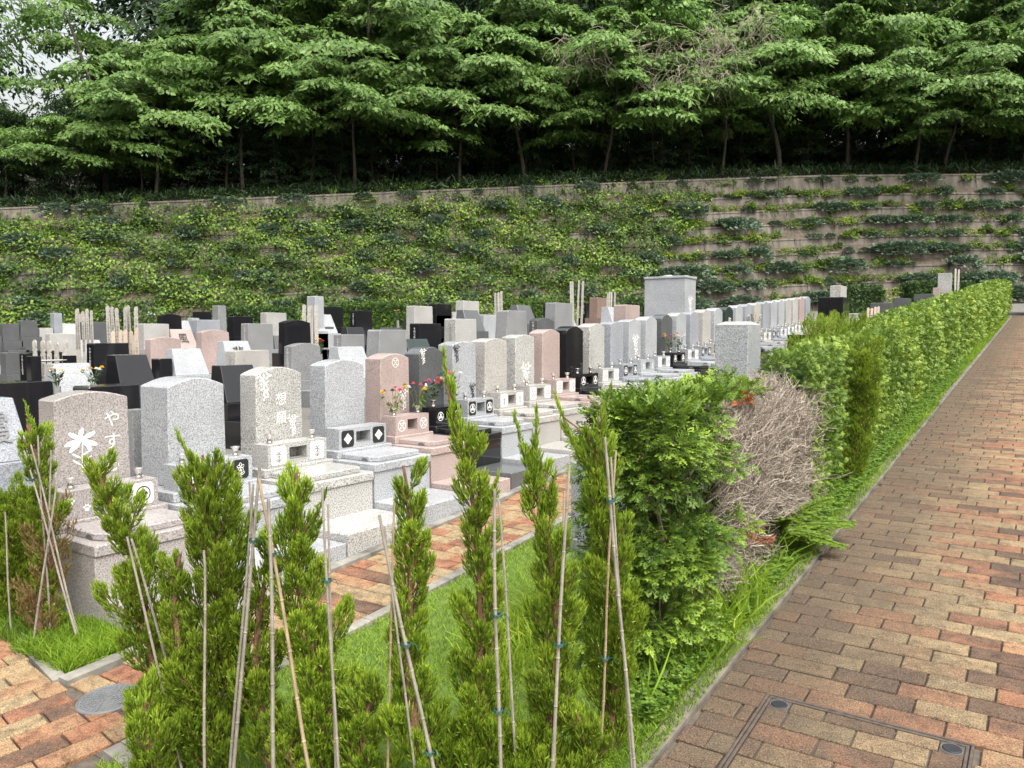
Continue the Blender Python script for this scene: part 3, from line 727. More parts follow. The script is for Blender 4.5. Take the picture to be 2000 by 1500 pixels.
# even the plots out a little so neighbours touch
ORD = ['first', 'second', 'third', 'fourth', 'fifth', 'sixth', 'seventh', 'eighth', 'ninth', 'tenth']
spec = [
 dict(mat='taupe', label='taupe granite grave with white carved hiragana, a lily and paw prints', text='やすらぎ', tsize=.102, toff=.50, extras='paws', emblem='four_square', hs=.66, top=1.10, rise=.04),
 dict(mat='light', label='pale grey arched grave between the taupe lily grave and the two-character white grave', plate='black', emblem='flower_line', hs=.64, top=1.10, rise=.05, thick=.30),
 dict(mat='white', label='speckled white granite grave carved with two large white characters', text='想願', tsize=.105, emblem='flower_line', hs=.65, top=1.10, rise=.05),
 dict(mat='light', label='pale grey grave with white diamonds on black plates beside its incense opening', plate='black', emblem='four_diamond', hs=.69, top=1.09, rise=.04, vases=False),
 dict(mat='pink', label='pink granite grave with ring crests and wilting yellow flowers in its vases', plate='line', emblem='wisteria', hs=.72, top=1.085, rise=.04),
 dict(mat='black', label='black granite grave with engraved leaves and pink flowers, beside the pink crest grave', plate='line', emblem='trefoil', hs=.80, top=1.10, rise=.06, step='dark', hmat='dark'),
 dict(mat='light', label='pale grey grave with black leaf sprays engraved on its headstone corners', plate='black', emblem='trefoil', hs=.74, top=1.11, rise=.03),
 dict(mat='beige', label='beige speckled grave with white plates, right after the grave with black leaf sprays', emblem='flower_line', hs=.76, top=1.10, rise=.03),
 dict(mat='beige', label='beige speckled grave just before the plain pink arched grave', emblem='wisteria', hs=.72, top=1.10, rise=.03, hmat='white'),
 dict(mat='pink', label='pink granite grave with white ring crests, just before a glossy black grave', emblem='wisteria', hs=.74, top=1.12, rise=.04),
 dict(mat='black', label='glossy black grave with a peaked top, between a pink and a beige grave', plate='line', emblem='trefoil', hs=.74, top=1.12, rise=.05),
 dict(mat='white', label='off-white grave with white oval plates, right after the glossy black peaked grave', emblem='wisteria', hs=.74, top=1.12, rise=.04),
 dict(mat='blue', label='blue-grey grave with black oval plates, second after the glossy black peaked grave', plate='black', emblem='trefoil', hs=.70, top=1.11, rise=.03),
 dict(mat='light', label='pale grey grave with a white engraved branch on its headstone', plate='line', emblem='flower_line', hs=.72, top=1.11, rise=.03),
 dict(mat='light', label='pale grey grave just before the dark grave with yellow flowers', emblem='wisteria', hs=.72, top=1.12, rise=.05),
 dict(mat='black', label='dark arched grave with yellow and white flowers in its vases', plate='line', emblem='trefoil', hs=.74, top=1.12, rise=.06, step='dark', hmat='dark'),
 dict(mat='light', label='pale grey grave right after the dark grave with yellow flowers', emblem='wisteria', hs=.72, top=1.12, rise=.05),
 dict(mat='blue', label='blue-grey grave with black plates, second after the dark grave with yellow flowers', plate='black', emblem='trefoil', hs=.72, top=1.11, rise=.04),
 dict(mat='beige', label='beige grave with black plates, third after the dark grave with yellow flowers', plate='black', emblem='trefoil', hs=.70, top=1.12, rise=.05),
 dict(mat='light', label='pale grey grave just before the black grave with one white character', emblem='wisteria', hs=.76, top=1.12, rise=.05),
 dict(mat='black', label='black grave with a white carved character in the far part of the front row', plate='line', emblem='trefoil', hs=.76, top=1.12, rise=.06, text='和', tsize=.15, hmat='green'),
]
cols = ['light', 'blue', 'beige', 'blue', 'light', 'light', 'white', 'white', 'pink', 'blue']
cnames = dict(light='pale grey', blue='blue-grey', beige='beige', white='off-white', pink='pale pink')
for i, c in enumerate(cols):
    d = dict(mat=c, hs=.74, top=1.12, rise=.045, plate='black' if c == 'blue' else 'white', emblem='trefoil' if c == 'blue' else 'wisteria',
             label='%s grave in the far front row, beyond the black one with a white character' % cnames[c])
    if cols.count(c) > 1: d['group'] = 'far %s graves of the front row' % cnames[c]
    spec.append(d)
graves = []
for i, s in enumerate(spec):
    y0, y1 = bnd[i], bnd[i+1]
    graves.append(front_grave((y0+y1)/2, (y1-y0), **s))
def side_text(gi, s, mat, size):
    g, d = graves[gi]; put_text(s, M[mat], d['stone'], (-1.07, -d['h'] - .0015, 1.0), size, '-y')
# artwork on single stones
g, d = graves[0]
flat(sc_polys(EMB['lily'], -.07, .80, .092), -.9825).ob('lily_engraving', M['engraved'], d['stone'], fix=False)
flat(sc_polys(EMB['branch'], d['h']*.62, .98, .07), -.9825)
g, d = graves[2]
flat(sc_polys(EMB['branch'], -d['h']*.62, .97, .10), -.9825).ob('flower_engraving', M['engraved'], d['stone'], fix=False)
flat(sc_polys(EMB['branch'], d['h']*.55, .68, .08), -.9825).ob('flower_engraving', M['engraved'], d['stone'], fix=False)
g, d = graves[4]
flat(sc_polys(EMB['wisteria'], .0, 1.01, .042), -.9825).ob('crest', M['engraved'], d['stone'], fix=False)
flat(sc_polys(EMB['branch'], .10, .70, .09), -.9825).ob('flower_engraving', M['engraved'], d['stone'], fix=False)
g, d = graves[5]
flat(sc_polys(EMB['branch'], -d['h']*.7, 1.02, .07), -.9825).ob('leaf_engraving', M['engraved'], d['stone'], fix=False)
g, d = graves[6]
for a, b in ((-d['h']*.68, 1.0), (d['h']*.66, .64)):
    flat(sc_polys(EMB['branch'], a, b, .085), -.9825).ob('leaf_engraving', M['inked'], d['stone'], fix=False)
for gi in (8, 13):
    g, d = graves[gi]; flat(sc_polys(EMB['branch'], .02, .76 if gi == 13 else .66, .16), -.9825).ob('branch_engraving', M['engraved'], d['stone'], fix=False)
g, d = graves[12]
for gi, mt in ((1, 'grline'), (12, 'inked'), (6, 'grline')):
    pass

# ================================================================== THE ROWS BEHIND
ROWX = [-5.95 - 1.83 * k for k in range(12)]
ROWN = ['second', 'third', 'fourth', 'fifth', 'sixth', 'seventh', 'eighth', 'ninth', 'tenth', 'eleventh', 'twelfth', 'thirteenth']
CN = dict(black='black', dark='dark grey', white='white', light='pale grey', blue='blue-grey', pink='pink', beige='beige', grey='grey', green='dark green', brown='brown')
SN = dict(flat='square-topped', arch='arch-topped', slant='low slant-faced', tall='tall narrow', rough='rough-sided')
used_slots = {}
back_count = {}
back_log = []
def back_grave(x0, x1, x2, yt, mat, style, W=None, text=None, tcol='inked', row=None, tlab=''):
    """x0..x1 side face, x1..x2 front face, yt top, in photo pixels: the depth comes from the usual width of such stones and the row they stand in"""
    W = W or dict(flat=.60, arch=.62, slant=.62, tall=.26, rough=.62)[style]
    xc = (x1 + x2) / 2; d = ray(xc, yt)
    fx = (xc - 1000) / FPX
    t = FPX * W * (RT.y - fx * FW.y) / (x2 - x1)
    X = d.x * t
    def cost(i):
        q = at_x(xc, yt, ROWX[i]); tp = q.z - G*q.y
        wall_y = WA.y + (ROWX[i] - WA.x) * (WB.y - WA.y) / (WB.x - WA.x)
        return abs(ROWX[i] - X)/1.83*.5 + max(0, .78 - tp)*8 + (0 if style == 'tall' else max(0, tp - 1.3)*4) + (100 if q.y > wall_y - 2.6 else 0)
    k = row if row is not None else min(range(len(ROWX)), key=cost)
    X = ROWX[k]; p = at_x(xc, yt, X); t = X / d.x
    W = max(.22, min(.85, (x2 - x1) * t / FPX / (RT.y - fx * FW.y)))
    top = p.z - G * p.y
    top_c = max(.62, min(1.75, top))
    y = p.y
    for (a, b) in used_slots.get(k, []):                       # keep neighbours in one row apart
        if abs(a - y) < (b + W) / 2 + .02: y = a + ((b + W) / 2 + .02) * (1 if y >= a else -1)
    used_slots.setdefault(k, []).append((y, W))
    back_log.append((k, round(y, 2), round(W, 2), round(top, 2), mat, style, (x1, yt)))
    lab = '%s %s gravestone in the %s row back from the brick grave walk' % (CN[mat], SN[style], ROWN[k])
    if text: lab = '%s %s gravestone bearing %s, in the rows behind' % (CN[mat], SN[style], tlab)
    g = empty('gravestone', (X, y, G*y)); o = tag(g, lab, 'gravestone', None if text else 'gravestones of the rows behind: %s %s, %s row' % (CN[mat], SN[style], ROWN[k]))
    m = M[mat]; w = W/2; H = top_c
    hb = {'slant': max(.3, H - .42), 'tall': max(.3, H - .75), 'flat': max(.3, H - .52), 'arch': max(.3, H - .60), 'rough': max(.25, H - .5)}[style]
    mb = MB(); mb.box(-.42, .55, -w-.06, w+.06, -.15, hb*.55); bob(mb, 'plinth', M['grey'] if mat in ('light', 'white', 'beige') else m, g)
    mb = MB(); mb.box(-.24, .22, -w-.03, w+.03, hb*.55+.0005, hb); bob(mb, 'base_stone', m, g)
    mb = MB()
    if style == 'slant':
        mb.prism([(hb+.0005, .17), (hb+.0005, -.16), (H, -.16), (H, .0)], 'y', -w, w)
        # keep the sides splayed like the photo's slant stones
        mb.v = [(x, yy * (1 - .16 * (z - hb) / (H - hb)), z) for x, yy, z in mb.v]
    elif style == 'arch':
        mb.prism(arch_poly(w, hb+.0005, H, .05, w*.06), 'x', -.10, .08)
    elif style == 'rough':
        mb.prism(arch_poly(w, hb+.0005, H, 0, w*.14, cham=.02), 'x', -.14, .10)
    elif style == 'tall':
        mb.prism(arch_poly(w, hb+.0005, H, 0, 0, cham=.012), 'x', -w, w)
    else:
        mb.prism(arch_poly(w, hb+.0005, H, 0, w*.04, cham=.012), 'x', -.13, .10)
    hsn = bob(mb, 'headstone', m, g, .006)
    if text:
        tl = -math.atan2(.17, H-hb) if style == 'slant' else 0
        xx = .085 + .006 if style == 'slant' else .104
        put_text(text, M[tcol], hsn, (xx + .17*.0, 0, (H+hb)/2 + .12) if style != 'slant' else (.085 - .0 - .05 + .006, 0, (H+hb)/2 + .14), .26, tilt=tl)
    if style in ('flat', 'arch') and x1 - x0 >= 12 and mat in ('black', 'dark', 'grey', 'beige', 'white'):
        put_text('令和七年四月', M['engraved' if mat in ('black', 'dark', 'grey') else 'grline'], hsn, (.0, -w - .004, H - .07), .052, '-y', name='side_lettering')
    return g
BK = [
 # left part (second-row stones first: largest)
 (-110, -95, 38, 780, 'blue', 'slant', dict(row=0, text='霞', tcol='grline', tlab='a faint grey character')), (-60, -40, 98, 746, 'black', 'flat', dict(row=1)), (75, 88, 172, 711, 'light', 'slant', dict(row=1)),
 (150, 158, 262, 752, 'black', 'flat', dict(row=0, W=.8)), (162, 176, 247, 670, 'black', 'flat', {}), (205, 220, 293, 693, 'black', 'slant', dict(row=1)), (318, 331, 397, 681, 'light', 'slant', {}),
 (308, 314, 338, 699, 'black', 'tall', {}), (275, 288, 350, 658, 'pink', 'arch', {}), (317, 328, 378, 643, 'pink', 'slant', dict(text='風', tlab='the black character for wind')), (372, 388, 444, 644, 'pink', 'arch', {}),
 (418, 432, 489, 666, 'light', 'slant', dict(text='悲', tlab='a bold black character')), (411, 450, 519, 684, 'beige', 'flat', {}), (405, 425, 500, 713, 'black', 'slant', dict(row=1)),
 (540, 562, 621, 670, 'grey', 'arch', {}), (507, 522, 571, 656, 'dark', 'slant', {}), (462, 478, 528, 632, 'grey', 'flat', {}), (509, 515, 555, 611, 'white', 'flat', {}),
 (542, 550, 602, 625, 'black', 'arch', {}), (602, 608, 650, 614, 'light', 'slant', {}), (574, 582, 600, 580, 'light', 'tall', {}), (624, 632, 665, 599, 'black', 'flat', {}),
 (645, 652, 672, 617, 'black', 'slant', {}), (675, 690, 722, 607, 'black', 'flat', {}), (716, 722, 746, 605, 'black', 'flat', {}), (660, 674, 712, 639, 'black', 'slant', {}),
 (587, 602, 640, 647, 'black', 'slant', {}), (636, 660, 706, 653, 'grey', 'flat', {}), (632, 655, 714, 677, 'light', 'slant', {}), (720, 728, 787, 644, 'grey', 'rough', {}), (722, 736, 790, 668, 'green', 'slant', {}),
 (782, 795, 828, 622, 'black', 'slant', {}), (797, 810, 855, 632, 'black', 'flat', {}), (794, 802, 839, 598, 'white', 'flat', {}), (846, 856, 886, 593, 'black', 'flat', {}), (835, 845, 876, 616, 'black', 'flat', {}),
 (891, 898, 930, 588, 'white', 'flat', {}), (884, 894, 925, 609, 'white', 'flat', {}), (861, 880, 922, 623, 'white', 'flat', {}), (870, 892, 930, 645, 'light', 'arch', {}),
 (930, 938, 970, 603, 'dark', 'slant', {}), (921, 937, 973, 615, 'light', 'flat', {}), (936, 955, 988, 635, 'light', 'arch', {}), (973, 980, 1022, 607, 'grey', 'rough', {}), (973, 978, 1010, 598, 'dark', 'slant', {}),
 (992, 1010, 1042, 625, 'green', 'slant', {}), (1043, 1058, 1090, 619, 'dark', 'arch', {}), (1024, 1040, 1069, 601, 'black', 'flat', {}), (1069, 1076, 1110, 592, 'grey', 'flat', {}), (1090, 1104, 1119, 614, 'light', 'slant', {}),
 (1118, 1140, 1157, 592, 'black', 'flat', {}), (1155, 1160, 1180, 582, 'brown', 'flat', {}), (1174, 1186, 1210, 600, 'light', 'slant', {}), (1205, 1212, 1240, 596, 'pink', 'flat', {}), (1176, 1183, 1200, 607, 'blue', 'slant', {}),
 # far left
 (2, 8, 41, 632, 'dark', 'flat', {}), (40, 50, 78, 642, 'white', 'flat', {}), (74, 88, 104, 612, 'blue', 'tall', {}), (108, 112, 150, 632, 'white', 'slant', {}), (150, 160, 205, 629, 'dark', 'flat', {}),
 (178, 188, 212, 640, 'blue', 'slant', dict(text='想', W=.45, tlab='a small black character')), (235, 246, 295, 655, 'white', 'flat', dict(text='絆', tcol='grline', tlab='a grey brush-style character')), (133, 137, 150, 614, 'pink', 'flat', {}), (30, 36, 72, 626, 'dark', 'rough', {}), (105, 116, 166, 650, 'white', 'flat', {}),
 (132, 146, 199, 664, 'light', 'slant', {}), (32, 50, 62, 690, 'black', 'tall', {}), (30, 44, 128, 684, 'black', 'arch', {}), (290, 296, 346, 631, 'white', 'flat', {}), (370, 376, 422, 625, 'blue', 'flat', {}),
 (340, 344, 370, 626, 'light', 'slant', {}), (304, 310, 352, 613, 'black', 'arch', {}), (373, 380, 410, 609, 'black', 'flat', {}), (410, 420, 436, 597, 'grey', 'tall', {}), (442, 450, 490, 618, 'black', 'flat', {}),
 (-20, -8, 20, 655, 'dark', 'flat', {}), (-5, 6, 34, 688, 'dark', 'flat', {}), (206, 214, 226, 672, 'light', 'tall', {}), (262, 266, 290, 633, 'light', 'flat', {}), (352, 356, 370, 622, 'light', 'tall', {}),
 (600, 604, 622, 640, 'dark', 'tall', {}), (745, 750, 780, 640, 'dark', 'flat', {}), (840, 846, 866, 640, 'black', 'flat', {}), (1005, 1010, 1030, 618, 'dark', 'slant', {}),
]
BK.sort(key=lambda e: -(e[2] - e[1]))
for e in BK: back_grave(*e[:6], **e[6])
# stone tablet stands directly behind the front row (record slabs): grey slab and black slab beside the taupe grave
def slab(px0, px1, yt, X, mat, th, label, h=None):
    a, b = at_x(px0, yt, X), at_x(px1, yt, X); yc = (a.y + b.y)/2; H = a.z - G*yc
    g = empty('record_slab', (X, yc, G*yc)); tag(g, label, 'stone slab'); w = abs(b.y - a.y)/2
    mb = MB(); mb.box(-.12, .12, -w-.03, w+.03, -.1, .35); bob(mb, 'base_stone', M['grey'], g)
    mb = MB(); mb.box(-th, th, -w, w, .3505, H); s = bob(mb, 'slab', M[mat], g); return g, s, w, H
slab(252, 276, 800, -5.05, 'grey', .04, 'grey granite record slab behind the taupe grave with the lily')
g_, s_, w_, H_ = slab(283, 294, 812, -5.02, 'black', .03, 'thin black record slab with white lettering beside the grey record slab')
put_text('令和七年五月', M['engraved'], s_, (.0315, 0, H_ - .06), .045)

# ================================================================== GRAVES BETWEEN THE WALK AND THE HEDGE (seen from behind)
def side_grave(px0, px1, yt, X, mat, label, top='flat', text=None):
    """px0..px1: the face towards -Y"""
    d0, d1 = ray(px0, yt), ray(px1, yt)
    t0 = X / d0.x; p0 = CP + d0*t0
    # the right end of that face lies at the same y
    t1 = p0.y / d1.y; p1 = CP + d1*t1
    th = p1.x - p0.x; H = p0.z - G*p0.y; W = .34
    g = empty('gravestone', ((p0.x+p1.x)/2, p0.y + W/2, G*(p0.y + W/2))); tag(g, label, 'gravestone')
    H -= G*W/2; h = th/2
    mb = MB(); mb.box(-h-.12, h+.06, -W/2-.12, W/2+.12, -.15, H*.22); bob(mb, 'plinth', M['grey'] if mat != 'black' else M['black'], g)
    mb = MB(); mb.box(-h-.05, h+.03, -W/2-.05, W/2+.05, H*.22+.0005, H*.36); bob(mb, 'base_stone', M[mat], g)
    mb = MB(); mb.box(-h, h, -W/2, W/2, H*.36+.0005, H - (.03 if top == 'pyramid' else 0)); s = bob(mb, 'headstone', M[mat], g, .005)
    if top == 'pyramid':
        mb = MB(); a, b = h, W/2
        mb.add([(-a, -b, H-.0295), (a, -b, H-.0295), (a, b, H-.0295), (-a, b, H-.0295), (-a*.6, -b*.6, H), (a*.6, -b*.6, H), (a*.6, b*.6, H), (-a*.6, b*.6, H)], [(0,3,2,1),(4,5,6,7),(0,1,5,4),(1,2,6,5),(2,3,7,6),(3,0,4,7)])
        mb.ob('sloped_top', M['step'], s)
    if text:
        for k, (tx, col, off, z, size) in enumerate(text): put_text(tx, M[col], s, (off*th, -W/2 - .0015, H - z), size, '-y')
    return g, H
side_grave(1397, 1462, 628, -2.28, 'light', 'speckled grey square gravestone with a low sloping top standing beside the hedge', 'pyramid')
side_grave(1598, 1647, 581, -2.28, 'black', 'glossy black gravestone with a white carved surname seen over the hedge', 'flat', [('内田', 'engraved', -.06, .36, .06), ('令和三年', 'grline', .18, .18, .045)])
side_grave(1621, 1643, 558, -2.35, 'white', 'small off-white gravestone top rising behind the glossy black surname stone')
side_grave(1832, 1858, 534, -3.0, 'white', 'white upright gravestone by the far end of the hedge')
for k, (a, b, yt, mt, nm) in enumerate(((1700, 1740, 592, 'dark', 'dark low gravestone over the hedge, nearest the boxy hedge block'), (1745, 1775, 583, 'dark', 'dark flat gravestone over the hedge, between two dark neighbours'), (1785, 1822, 575, 'dark', 'dark gravestone over the hedge just before the small pink one'), (1822, 1836, 562, 'pink', 'small pink gravestone over the hedge beside the white upright stone'))):
    side_grave(a, b, yt, -2.6, mt, nm)
sg, _ = side_grave(1656, 1681, 612, -2.5, 'white', 'low pale gravestone over the hedge, right beside the surname stone')
side_grave(1538, 1584, 654, -2.42, 'black', 'low black gravestone just clearing the hedge top before the far front row')
# steel rails that hold the wooden tablets
def tablet_rack(px0, px1, py, X, label):
    a, b = at_x(px0, py, X), at_x(px1, py, X); o = empty('tablet_rack', (X, (a.y+b.y)/2, G*(a.y+b.y)/2)); tag(o, label, 'tablet rack')
    w = abs(b.y - a.y)/2; h = a.z - G*(a.y+b.y)/2
    mb = MB(); mb.tube([(0, -w, h), (0, w, h)], .011, 8); mb.ob('rail', M['steel'], o)
    for s in (-1, 1):
        mb = MB(); mb.box(-.05, .05, s*w - .05, s*w + .05, -.1, h + .05); bob(mb, 'post', M['black'], o)
tablet_rack(66, 136, 705, -8.6, 'steel rail between black posts holding white wooden tablets')
tablet_rack(247, 296, 853, -5.15, 'steel rail between short black posts behind the taupe grave')
# low marker stone beside the young trees
mk = at_x(1112, 908, -2.32)
g = empty('marker_stone', (mk.x + .1, mk.y + .12, G*(mk.y+.12))); tag(g, 'low grey granite marker stone at the lawn edge behind the staked trees', 'marker stone')
hh = mk.z - G*mk.y
mb = MB(); mb.box(-.12, .16, -.12, .2, -.1, .1); bob(mb, 'base_stone', M['grey'], g)
mb = MB(); mb.prism([(.1005, .14), (.1005, -.1), (hh, -.1), (hh, .02), (hh-.07, .14)], 'y', -.1, .18); bob(mb, 'headstone', M['blue'], g)
# large plain monument
P0 = at_depth(1271, 541, 17.5); 
g = empty('stone_monument', (P0.x + .33, P0.y + .3, G*(P0.y+.3))); tag(g, 'large pale grey box-shaped stone monument towering over the rows', 'monument')
Hm = P0.z - G*(P0.y+.3)
mb = MB(); mb.box(-.6, .6, -.6, .6, -.2, Hm*.25); bob(mb, 'plinth', M['grey'], g)
mb = MB(); mb.box(-.47, .47, -.31, .31, Hm*.25+.0005, Hm-.05); ms = bob(mb, 'shaft', M['light'], g)
mb = MB(); mb.box(-.49, .49, -.33, .33, Hm-.0495, Hm); bob(mb, 'cap_stone', M['light'], g, .008)
mb = MB(); mb.lathe([(.10, Hm+.0005), (.11, Hm+.02), (.09, Hm+.045), (.0, Hm+.05)], -.05, 0, 16); mb.ob('finial', M['light'], g)
flat(sc_polys(EMB['branch'], .0, Hm*.62, .22), .4715).ob('flower_engraving', M['engraved'], ms, fix=False)

# ================================================================== WOODEN GRAVE TABLETS
def tablets(px0, px1, yt, t, n, label, group, mat='tablet', spread=.0, seed=0, text=None, h=1.5):
    r = random.Random(seed)
    for i in range(n):
        f = (i + .5)/n if n > 1 else .5
        p = at_depth(px0 + (px1-px0)*f, yt + r.uniform(0, 6), t + r.uniform(-.05, .05))
        wd = min(.085, abs(px1-px0)/n * t / FPX * .86); base = G*p.y
        o = empty('grave_tablet', (p.x, p.y, base)); o.rotation_euler = (r.uniform(-.03, .03), r.uniform(-.03, .05), YAW*.6 + r.uniform(-.2, .2))
        tag(o, label, 'wooden tablet', group)
        H = p.z - base; a = wd/2; k = wd
        # notched pagoda-shaped head
        poly = [(-a, 0), (a, 0), (a, H-k*2.2), (a*.7, H-k*2.15), (a, H-k*1.9), (a, H-k*1.5), (a*.7, H-k*1.45), (a, H-k*1.2), (a, H-k*.42), (a*.45, H-k*.06), (0, H), (-a*.45, H-k*.06), (-a, H-k*.42), (-a, H-k*1.2), (-a*.7, H-k*1.45), (-a, H-k*1.5), (-a, H-k*1.9), (-a*.7, H-k*2.15), (-a, H-k*2.2)]
        mb = MB(); mb.prism([(x, z) for x, z in poly], 'x', -.005, .005); mb.v = [(y, x, z) for x, y, z in mb.v]
        b = mb.ob('board', M[mat], o)
        if text:
            q = bpy.data.objects.new('brush_lettering', text_mesh(text, M['inked'])); link(q, b)
            sz = wd*.72; q.matrix_local = Matrix.Translation((0, -.0065, H - k*2.6)) @ Matrix.Rotation(-math.pi/2, 4, 'Z') @ Matrix.Diagonal((1, sz, sz*.98, 1))
TX = '入一法句令和七年四月四日建'
tablets(208, 268, 596, 15.0, 6, 'tall weathered wooden grave tablet with black brush writing in the bunch of six', 'six tall tablets', seed=1, text=TX)
tablets(216, 272, 640, 14.6, 5, 'fresh orange wooden grave tablet in front of the bunch of tall grey ones', 'fresh tablets', 'tablet2', seed=2, text=TX)
tablets(143, 182, 602, 17.0, 5, 'grey wooden grave tablet standing behind the pink stone at the back', 'tablets beside the blue-grey pillar', seed=3, text=TX)
tablets(62, 128, 662, 8.9, 5, 'white wooden grave tablet with black writing behind the pale slant stone', 'white tablets behind the slant stone', seed=4, text=TX)
tablets(585, 622, 591, 17.0, 4, 'weathered wooden grave tablet beside the tall pale pillar', 'tablets beside the pale pillar', seed=5)
tablets(966, 982, 567, 19.0, 3, 'weathered grave tablet in a bundle before the creeper slope', 'tablet bundle before the slope', seed=6)
tablets(1116, 1128, 547, 19.0, 3, 'tall weathered grave tablet behind the black square stone', 'tall tablets behind the black stone', seed=7)
tablets(1132, 1137, 547, 19.2, 1, 'single slim grave tablet apart from the tall bundle behind the black stone', 'single tablet', seed=8)
tablets(1180, 1203, 569, 18.0, 6, 'weathered grave tablet in the bundle beside the brown stone', 'tablets beside the brown stone', seed=9)
tablets(1866, 1874, 521, 21.0, 2, 'tall grey grave tablet beside the white stone at the hedge end', 'tablets at the hedge end', seed=10)
tablets(1691, 1714, 598, 11.2, 4, 'short pink wooden grave tablet just above the hedge', 'short pink tablets', 'tablet2', seed=11)

# ================================================================== FLOWERS
def bouquet(loc, seed, cols, n, h, label, wilt=False, r0=.10):
    r = random.Random(seed); o = empty('bouquet', loc); tag(o, label, 'flowers')
    stem = MB(); lv = Fol(); rg = np.random.default_rng(seed)
    heads = {}
    P = []; D = []
    for i in range(n):
        a = r.uniform(0, 6.28); q = r0 * math.sqrt(r.random()); hh = h * r.uniform(.72, 1.0)
        tip = Vector((q*math.cos(a), q*math.sin(a), hh)); base = Vector((tip.x*.12, tip.y*.12, -.02))
        mid = (tip + base)*.5 + Vector((r.uniform(-.01, .01), r.uniform(-.01, .01), .01))
        stem.tube([base, mid, tip], [.0025, .0022, .0018], 4)
        c = cols[i % len(cols)]; hm_ = MB(); heads[i] = (c, hm_)
        rad = r.uniform(.016, .028)
        for ring, (pr, up, k) in enumerate(((1.0, .0, 9), (.7, .35, 7), (.35, .6, 5))):
            for j in range(k):
                t = 2*math.pi*j/k + ring*.4 + r.uniform(-.1, .1); dx, dy = math.cos(t), math.sin(t); w = rad*.42
                e = tip + Vector((dx*rad*pr, dy*rad*pr, rad*up)); s = Vector((-dy, dx, 0))*w; m2 = tip + Vector((dx*rad*pr*.55, dy*rad*pr*.55, rad*(up+.12)))
                hm_.add([tip + Vector((0, 0, -rad*.2)), m2 + s, e, m2 - s], [(0, 1, 2, 3)])
        for j in range(5):
            f = r.uniform(.15, .85); P.append(base.lerp(tip, f)); t = r.uniform(0, 6.28); D.append((math.cos(t), math.sin(t), -.8 if wilt else .6))
    stem.ob('stems', M['wilt' if wilt else 'stemgreen'], o)
    for c, mbh in heads.values(): mbh.ob('flower_head', M[c], o, fix=False)
    P = np.array([tuple(p) for p in P]); D = np.array(D); nn = len(P)
    lv.leaves(P, D, np.tile([0, 0, 1.0], (nn, 1)) + rg.normal(size=(nn, 3))*.3, rg.uniform(.035, .07, nn), rg.uniform(.012, .022, nn), rg.uniform(.2, .7, nn))
    lv.ob('leaves', M['sasa' if not wilt else 'clover'] if not wilt else M['vine'], o)
    return o
def vase_at(gi, sgn):
    g, d = graves[gi]; return Vector(g.location) + Vector((-.87, sgn*d['bw']*.72, d['bz1'] + .045))
bouquet(vase_at(4, -1), 1, ['yellow', 'wilt', 'petal_pink', 'wilt'], 7, .20, 'wilting flowers with one yellow chrysanthemum in the near vase of the pink grave', True)
bouquet(vase_at(4, 1), 2, ['yellow', 'petal_pink', 'petal_white', 'wilt'], 8, .21, 'wilting yellow and pink flowers in the far vase of the pink grave', True)
bouquet(vase_at(5, -1), 3, ['petal_pink', 'petal_red', 'purple', 'petal_white'], 9, .20, 'fresh pink flowers in the near vase of the black grave')
bouquet(vase_at(5, 1), 4, ['petal_pink', 'teal', 'petal_white'], 9, .24, 'pink flowers with green ribbon in the far vase of the black grave')
bouquet(vase_at(15, -1), 5, ['yellow', 'yellow', 'purple'], 7, .22, 'yellow flowers in the near vase of the dark arched grave')
bouquet(vase_at(15, 1), 6, ['petal_white', 'petal_white', 'petal_pink'], 7, .22, 'white flowers in the far vase of the dark arched grave')
bouquet(vase_at(22, -1), 7, ['purple', 'petal_pink', 'yellow', 'petal_white', 'teal'], 14, .30, 'large purple, red and yellow bouquet in the far front row', r0=.16)
for k, (px, py, X, cols_, lab) in enumerate(((112, 752, ROWX[1] + .35, ['petal_white', 'yellow'], 'pale yellow and white flowers before the slant stone, near side'), (182, 748, ROWX[1] + .35, ['yellow', 'petal_white'], 'pale yellow and white flowers before the slant stone, far side'),
        (626, 690, ROWX[2], ['petal_red', 'yellow', 'petal_pink'], 'red and yellow flowers beside the grey arched stone'), (777, 625, ROWX[4], ['yellow', 'petal_red', 'petal_white'], 'yellow and pink flowers standing before the slope'), (296, 632, ROWX[6], ['petal_white'], 'white flowers among the back gravestones'))):
    p = at_x(px, py, X); s = .16 if k < 2 else .25
    stand = p.z - G*p.y
    o = bouquet((p.x, p.y, p.z), 20+k, cols_, 9, s, lab, r0=.09)
    mb = MB(); mb.lathe([(.03, -stand), (.035, -stand*.5), (.03, -.01)], 0, 0, 10); mb.ob('stone_vase', M['grey'], o)
